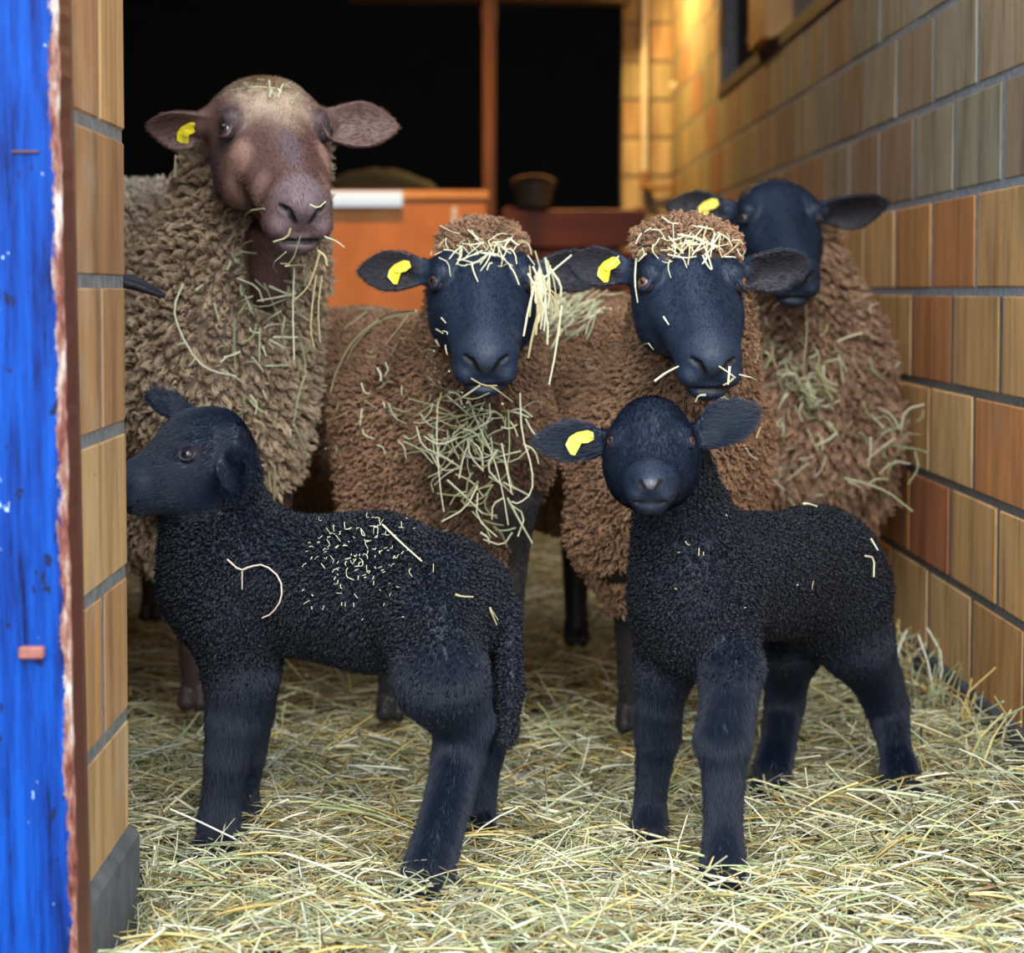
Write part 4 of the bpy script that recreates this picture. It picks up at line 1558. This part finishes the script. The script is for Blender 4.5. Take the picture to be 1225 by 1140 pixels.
def tuft(c, n, ext, L, seed, droop=.5, flat=False, normal=(0, -1, 0), nL=None):
    """a tangle: short bent stems around a centre"""
    r = np.random.default_rng(seed)
    out = []
    nrm = unit(normal)
    for _ in range(n):
        p = np.asarray(c) + r.normal(0, 1, 3) * np.asarray(ext)
        d = r.normal(0, 1, 3)
        d -= nrm * np.dot(d, nrm) * .85
        d = unit(d + V(0, 0, -droop))
        l = L * r.uniform(.4, 1.2)
        side = unit(np.cross(d, nrm)) * r.normal(0, .22) * l
        out.append([p, p + d * l * .5 + side + nrm * r.uniform(0, .3) * .02, p + d * l + V(0, 0, -.1 * l)])
    return out


def pix(seq, Y):
    return [P(x, y, Y if not isinstance(Y, (list, tuple)) else Y[i]) for i, (x, y) in enumerate(seq)]


# chin and chest of the middle sheep
ST = tuft(P(577, 505, 3.0), 38, (.034, .015, .034), .050, 5, .4) + tuft(P(585, 560, 3.02), 12, (.04, .012, .04), .06, 6, .8)
for i, sq in enumerate(([(560, 478), (575, 515), (590, 545), (602, 590), (608, 628)], [(608, 490), (610, 540), (606, 560), (614, 585)], [(622, 470), (624, 520), (637, 560), (637, 590), (620, 603), (612, 600)],
                        [(524, 480), (522, 520), (526, 580), (531, 612)], [(498, 510), (505, 535), (530, 545), (552, 560)], [(528, 470), (520, 500), (545, 512), (560, 505)], [(572, 575), (562, 590), (555, 606)],
                        [(600, 530), (606, 560), (612, 590)], [(600, 492), (618, 492), (640, 480)])):
    ST.append(pix(sq, 2.99 if i != 2 else 2.97))
stems('hay_beard', ST, 'tangled green hay hanging under the chin of the middle sheep', w=.0014, kind='stuff', seed=3)
# hay behind its ear
ST = []
r_ = np.random.default_rng(9)
for _ in range(20):
    x, y = 648 + r_.normal(0, 9), 345 + r_.normal(0, 14)
    a = r_.uniform(.9, 2.0)
    l = r_.uniform(30, 75)
    ST.append(pix([(x, y - l * .3), (x + math.cos(a) * l * .5 + 3, y + math.sin(a) * l * .3), (x + math.cos(a) * l * .6, y + math.sin(a) * l * .8)], 2.90))
ST += [pix([(664, 340), (690, 300)][::-1] and [(636, 345), (660, 325), (684, 305)], 2.9), pix([(672, 365), (665, 420), (657, 460)], 2.9), pix([(640, 300), (652, 340), (672, 360)], 2.9)]
stems('hay_wisp', ST, 'pale hay stalks caught behind the right ear of the middle sheep', w=.0016, kind='stuff', seed=4, cols=GREENISH[[1, 3, 3, 4]])
# hay on heads
# straw on the face of the right sheep
stems('straw_stalk', [pix([(783, 456), (796, 446), (812, 438)], 2.70), pix([(860, 438), (872, 446), (880, 452)], 2.70), pix([(873, 438), (872, 448), (871, 460)], 2.70)],
      'short stalks sticking out of the mouth of the sheep behind the right lamb', 'straw', .0015, GREENISH[[3]], kind='stuff')
# hay on the chest of the back sheep
ST = tuft(P(965, 455, 3.70), 60, (.020, .012, .022), .036, 15, .6) + tuft(P(935, 400, 3.72), 18, (.05, .012, .03), .03, 16, .5) + tuft(P(905, 440, 3.74), 14, (.02, .012, .05), .04, 17, .5)
ST += [pix([(963, 352), (966, 400), (960, 442)], 3.66), pix([(975, 437), (985, 455), (996, 480)], 3.66), pix([(970, 340), (978, 352), (984, 360)], 3.6)]
stems('hay_beard', ST, 'clump of pale green hay on the chest of the sheep by the block wall', w=.0019, kind='stuff', seed=7)
ST = tuft(P(1076, 525, 3.72), 16, (.010, .015, .03), .06, 18, -.1, normal=(0, -1, .2))
stems('hay_wisp', ST, 'few hay stalks stuck between the back sheep and the block wall', w=.0018, kind='stuff', seed=8)
stems('hay_stalk', [pix([(1010, 572), (1035, 578), (1062, 588), (1092, 612)], 3.55), pix([(1040, 578), (1050, 572), (1062, 574)], 3.55)], 'long curved hay stalk hanging low beside the block wall', w=.0022, seed=2, cols=GREENISH[[0, 2]])
# hay on backs
ST = []
for i in range(70):
    x, y = 690 + r_.normal(0, 26), 362 + abs(r_.normal(0, 20))
    a = math.pi - .35 + r_.normal(0, .4)
    l = r_.uniform(15, 50)
    ST.append(pix([(x, y), (x + math.cos(a) * l * .5, y + math.sin(a) * l * .35), (x + math.cos(a) * l, y + math.sin(a) * l)], [3.22, 3.20, 3.18]))
HB_ = ST
BACK_HAY = ST
ST = []
for sq in ([(505, 372), (465, 382), (430, 410), (410, 445), (403, 472)], [(500, 380), (455, 390), (430, 415), (420, 440)], [(432, 376), (446, 376), (458, 378)], [(490, 385), (478, 405), (465, 420)], [(415, 482), (416, 492)], [(440, 490), (438, 510)],
           [(480, 420), (473, 432)], [(470, 372), (440, 380), (415, 400)]):
    ST.append(('m', sq))
MID_HAY = ST

# ewe's hanging hay
ST = []
for sq, Y in (([(383, 300), (376, 325), (368, 345), (349, 362)], 2.93), ([(378, 330), (374, 360), (371, 395), (376, 415)], 2.96), ([(385, 330), (380, 370), (383, 410)], 2.96), ([(380, 300), (389, 306), (391, 318)], 2.93),
              ([(388, 283), (402, 288), (412, 296)], 2.93), ([(352, 320), (350, 370), (352, 430)], 3.02)):
    ST.append(pix(sq, Y))
stems('hay_wisp', ST, 'long pale stalks hanging from the mouth of the tall ewe', w=.0017, kind='stuff', seed=12, cols=GREENISH[[1, 3, 4]])
EWE_HAY = [[(229, 345), (213, 370), (222, 400), (237, 430), (255, 445), (279, 450)], [(350, 410), (352, 440), (346, 470), (341, 500)], [(318, 335), (330, 370), (325, 400), (338, 430)], [(225, 190), (222, 225), (190, 250)], [(290, 480), (284, 500), (280, 505)],
           [(278, 380), (277, 410), (278, 440)], [(258, 365), (262, 385)], [(340, 505), (352, 530), (355, 545)], [(320, 550), (322, 575), (321, 598)], [(314, 558), (318, 580)], [(303, 395), (302, 430)], [(283, 455), (262, 440)], [(238, 350), (246, 342)],
           [(200, 470), (215, 462)], [(262, 430), (267, 428)], [(332, 385), (345, 395)], [(312, 330), (322, 345)]]


# stalks that lie on a fleece: cast onto the body from outside so they rest on its surface
def lay(body_o, base, v, nn, seqs, lift=.020, approx=3.2):
    kd = kdtree.KDTree(len(v))
    for i, p in enumerate(v):
        kd.insert(p, i)
    kd.balance()
    out = []
    cam_p = V(0, 0, CAM_H)
    for sq in seqs:
        pts = []
        for (x, y) in sq:
            best = None
            for Y in np.linspace(approx - .5, approx + .9, 90):
                p = P(x, y, Y)
                co, i, d = kd.find(p)
                if d < .011 and nn[i] @ (cam_p - p) > 0:
                    best = np.array(co) + nn[i] * lift
                    break
            if best is not None:
                pts.append(best)
        if len(pts) >= 2:
            out.append(pts)
    return out


def scatter(cx, cy, sx, sy, n, l0, l1, seed, ang=None):
    r = np.random.default_rng(seed)
    out = []
    for _ in range(n):
        x, y = cx + r.normal(0, sx), cy + r.normal(0, sy)
        a = r.uniform(0, math.pi) if ang is None else ang + r.normal(0, .35)
        l = r.uniform(l0, l1)
        b = a + r.normal(0, .5)
        out.append([(x, y), (x + math.cos(a) * l * .5, y + math.sin(a) * l * .5), (x + math.cos(a) * l * .5 + math.cos(b) * l * .5, y + math.sin(a) * l * .5 + math.sin(b) * l * .5)])
    return out


def laid(idx, seqs, name, label, cat='hay', w=.0013, lift=.020, approx=3.2, kind='stuff', cols=GREENISH, seed=0, group=None):
    o, base, v, nn = ANIM[idx]
    p = lay(o, base, v, nn, seqs, lift, approx)
    if kind is None and len(p) > 1:
        for k_, one in enumerate(p):
            stems(name, [one], label, cat, w, cols, None, 'loose ' + name.replace('_', ' ') + ' lying on ' + ('the left lamb' if idx == 6 else 'the right lamb' if idx == 5 else 'a sheep') if group is None else group, seed + k_)
    elif p:
        stems(name, p, label, cat, w, cols, kind, group, seed)


laid(0, [s for _, s in MID_HAY] + scatter(440, 480, 40, 60, 22, 6, 18, 1), 'hay_stalks', 'thin hay stalks lying over the shoulder of the middle sheep', seed=1)
laid(0, scatter(545, 505, 28, 28, 60, 15, 45, 2) + scatter(575, 590, 22, 40, 20, 15, 40, 12), 'hay_stalks', 'crossed hay stalks pressed into the chest wool of the middle sheep', seed=2, approx=3.1)
laid(1, scatter(690, 365, 24, 16, 90, 20, 55, 3, ang=math.pi - .5), 'hay_stalks', 'layer of pale hay lying over the back of the sheep behind the right lamb', seed=3, w=.0016, approx=3.5, cols=GREENISH[[0, 1, 3]])
laid(1, scatter(880, 470, 20, 40, 14, 8, 22, 4), 'hay_stalks', 'few hay bits in the neck wool of the sheep behind the right lamb', seed=4, approx=3.1)
laid(2, scatter(985, 500, 45, 60, 60, 10, 32, 5), 'hay_stalks', 'hay bits worked into the shaggy chest of the sheep by the block wall', seed=5, w=.0018, lift=.030, approx=3.8)
laid(3, EWE_HAY + scatter(300, 400, 35, 70, 40, 8, 26, 6) + scatter(330, 350, 20, 40, 20, 14, 40, 7), 'hay_stalks', 'hay stalks caught in the chest wool of the tall ewe', seed=6, w=.0015, lift=.026, approx=3.1)
laid(3, [[(300, 106), (314, 107), (330, 110)], [(277, 112), (290, 110)]] + scatter(325, 108, 18, 5, 12, 6, 16, 8), 'straw_bits', 'bits of straw on the crown of the tall ewe', seed=7, w=.0013, lift=.013, approx=3.1)
laid(6, [[(274, 673), (288, 683), (300, 679), (318, 677), (336, 692), (338, 715), (330, 730), (317, 735)], [(290, 684), (291, 705)]], 'straw_twig', 'hooked pinkish straw twig stuck to the side of the left lamb', 'straw', .0013, .011, 2.65, 'stuff', np.array([(.66, .50, .42)]))
laid(6, [[(458, 631), (480, 650), (506, 673)]], 'straw_stalk', 'straight pale stalk lying on the back of the left lamb', 'straw', .0014, .011, 2.65, None, GREENISH[[3]])
laid(6, scatter(430, 665, 32, 28, 330, .8, 4.5, 9), 'chaff', 'fine pale chaff dusted over the back of the left lamb', 'chaff', .0005, .009, 2.65, 'stuff', GREENISH[[1, 3]])
laid(6, [[(543, 712), (552, 714), (560, 718)], [(582, 728), (586, 735), (590, 745)], [(588, 730), (594, 742)]], 'straw_bits', 'short bit of yellow straw at the rump of the left lamb', 'straw', .0014, .011, 2.6, None, GREENISH[[4]])
laid(5, [[(960, 604), (968, 604), (978, 605)]], 'straw_stalk', 'short white straw bit on the back of the right lamb', 'straw', .0018, .010, 2.85, None, GREENISH[[3]])
laid(5, [[(1034, 664), (1044, 670), (1045, 690)], [(1040, 645), (1048, 660)]], 'straw_stalk', 'short white straw bit on the rump of the right lamb', 'straw', .0014, .010, 2.9, None, GREENISH[[3]])
laid(5, scatter(880, 690, 60, 40, 10, 2, 8, 10), 'chaff', 'few specks of chaff on the side of the right lamb', 'chaff', .0007, .010, 2.7, 'stuff', GREENISH[[3, 4]])
laid(0, scatter(577, 300, 30, 10, 60, 8, 26, 21) + [[(528, 272), (542, 279), (553, 286)], [(583, 290), (596, 282), (604, 284)], [(613, 300), (620, 291), (632, 292), (636, 304)], [(630, 310), (640, 316)]], 'hay_cap', 'short pale hay bits on the woolly forehead of the middle sheep', seed=21, lift=.010, approx=3.0, cols=GREENISH[[1, 3, 3, 4]], w=.0011)
laid(1, scatter(828, 290, 34, 11, 70, 8, 28, 22) + [[(874, 300), (884, 290), (894, 277)], [(828, 310), (836, 296), (846, 290)], [(800, 308), (818, 314), (832, 312)]], 'hay_cap', 'pale straw bits on the woolly forehead of the sheep behind the right lamb', seed=22, lift=.010, approx=2.95, cols=GREENISH[[1, 3, 3, 4]], w=.0012)
laid(1, [[(757, 310), (757, 335), (760, 362)], [(754, 424), (774, 408), (781, 418)], [(795, 380), (801, 388)]], 'straw_stalks', 'pale stalks stuck to the cheek of the sheep behind the right lamb', 'straw', seed=23, lift=.006, approx=2.9, cols=GREENISH[[3]])
laid(0, [[(528, 380), (532, 385)], [(520, 395), (528, 400)], [(500, 418), (508, 424), (512, 428)]] + scatter(520, 430, 8, 25, 10, 6, 16, 24), 'straw_stalks', 'tiny straw bits on the cheek of the middle sheep', 'straw', seed=24, lift=.007, approx=3.0, cols=GREENISH[[3]])
# stalks poking up at the foot of the wall
ST = []
r_ = np.random.default_rng(31)
for _ in range(90):
    y = r_.uniform(2.9, 4.3)
    x = XR - .03 - abs(r_.normal(0, .05))
    z = ground(x, y)
    h = r_.uniform(.04, .13)
    ST.append([V(x, y, z - .01), V(x + r_.normal(0, .01), y + r_.normal(0, .02), z + h * .6), V(min(XR - .006, x + r_.normal(0, .03)), y + r_.normal(0, .04), z + h)])
stems('straw_fringe', ST, 'upright straw stalks heaped along the foot of the block wall', 'straw', .0017, STRAW_COLS, 'stuff', seed=9)
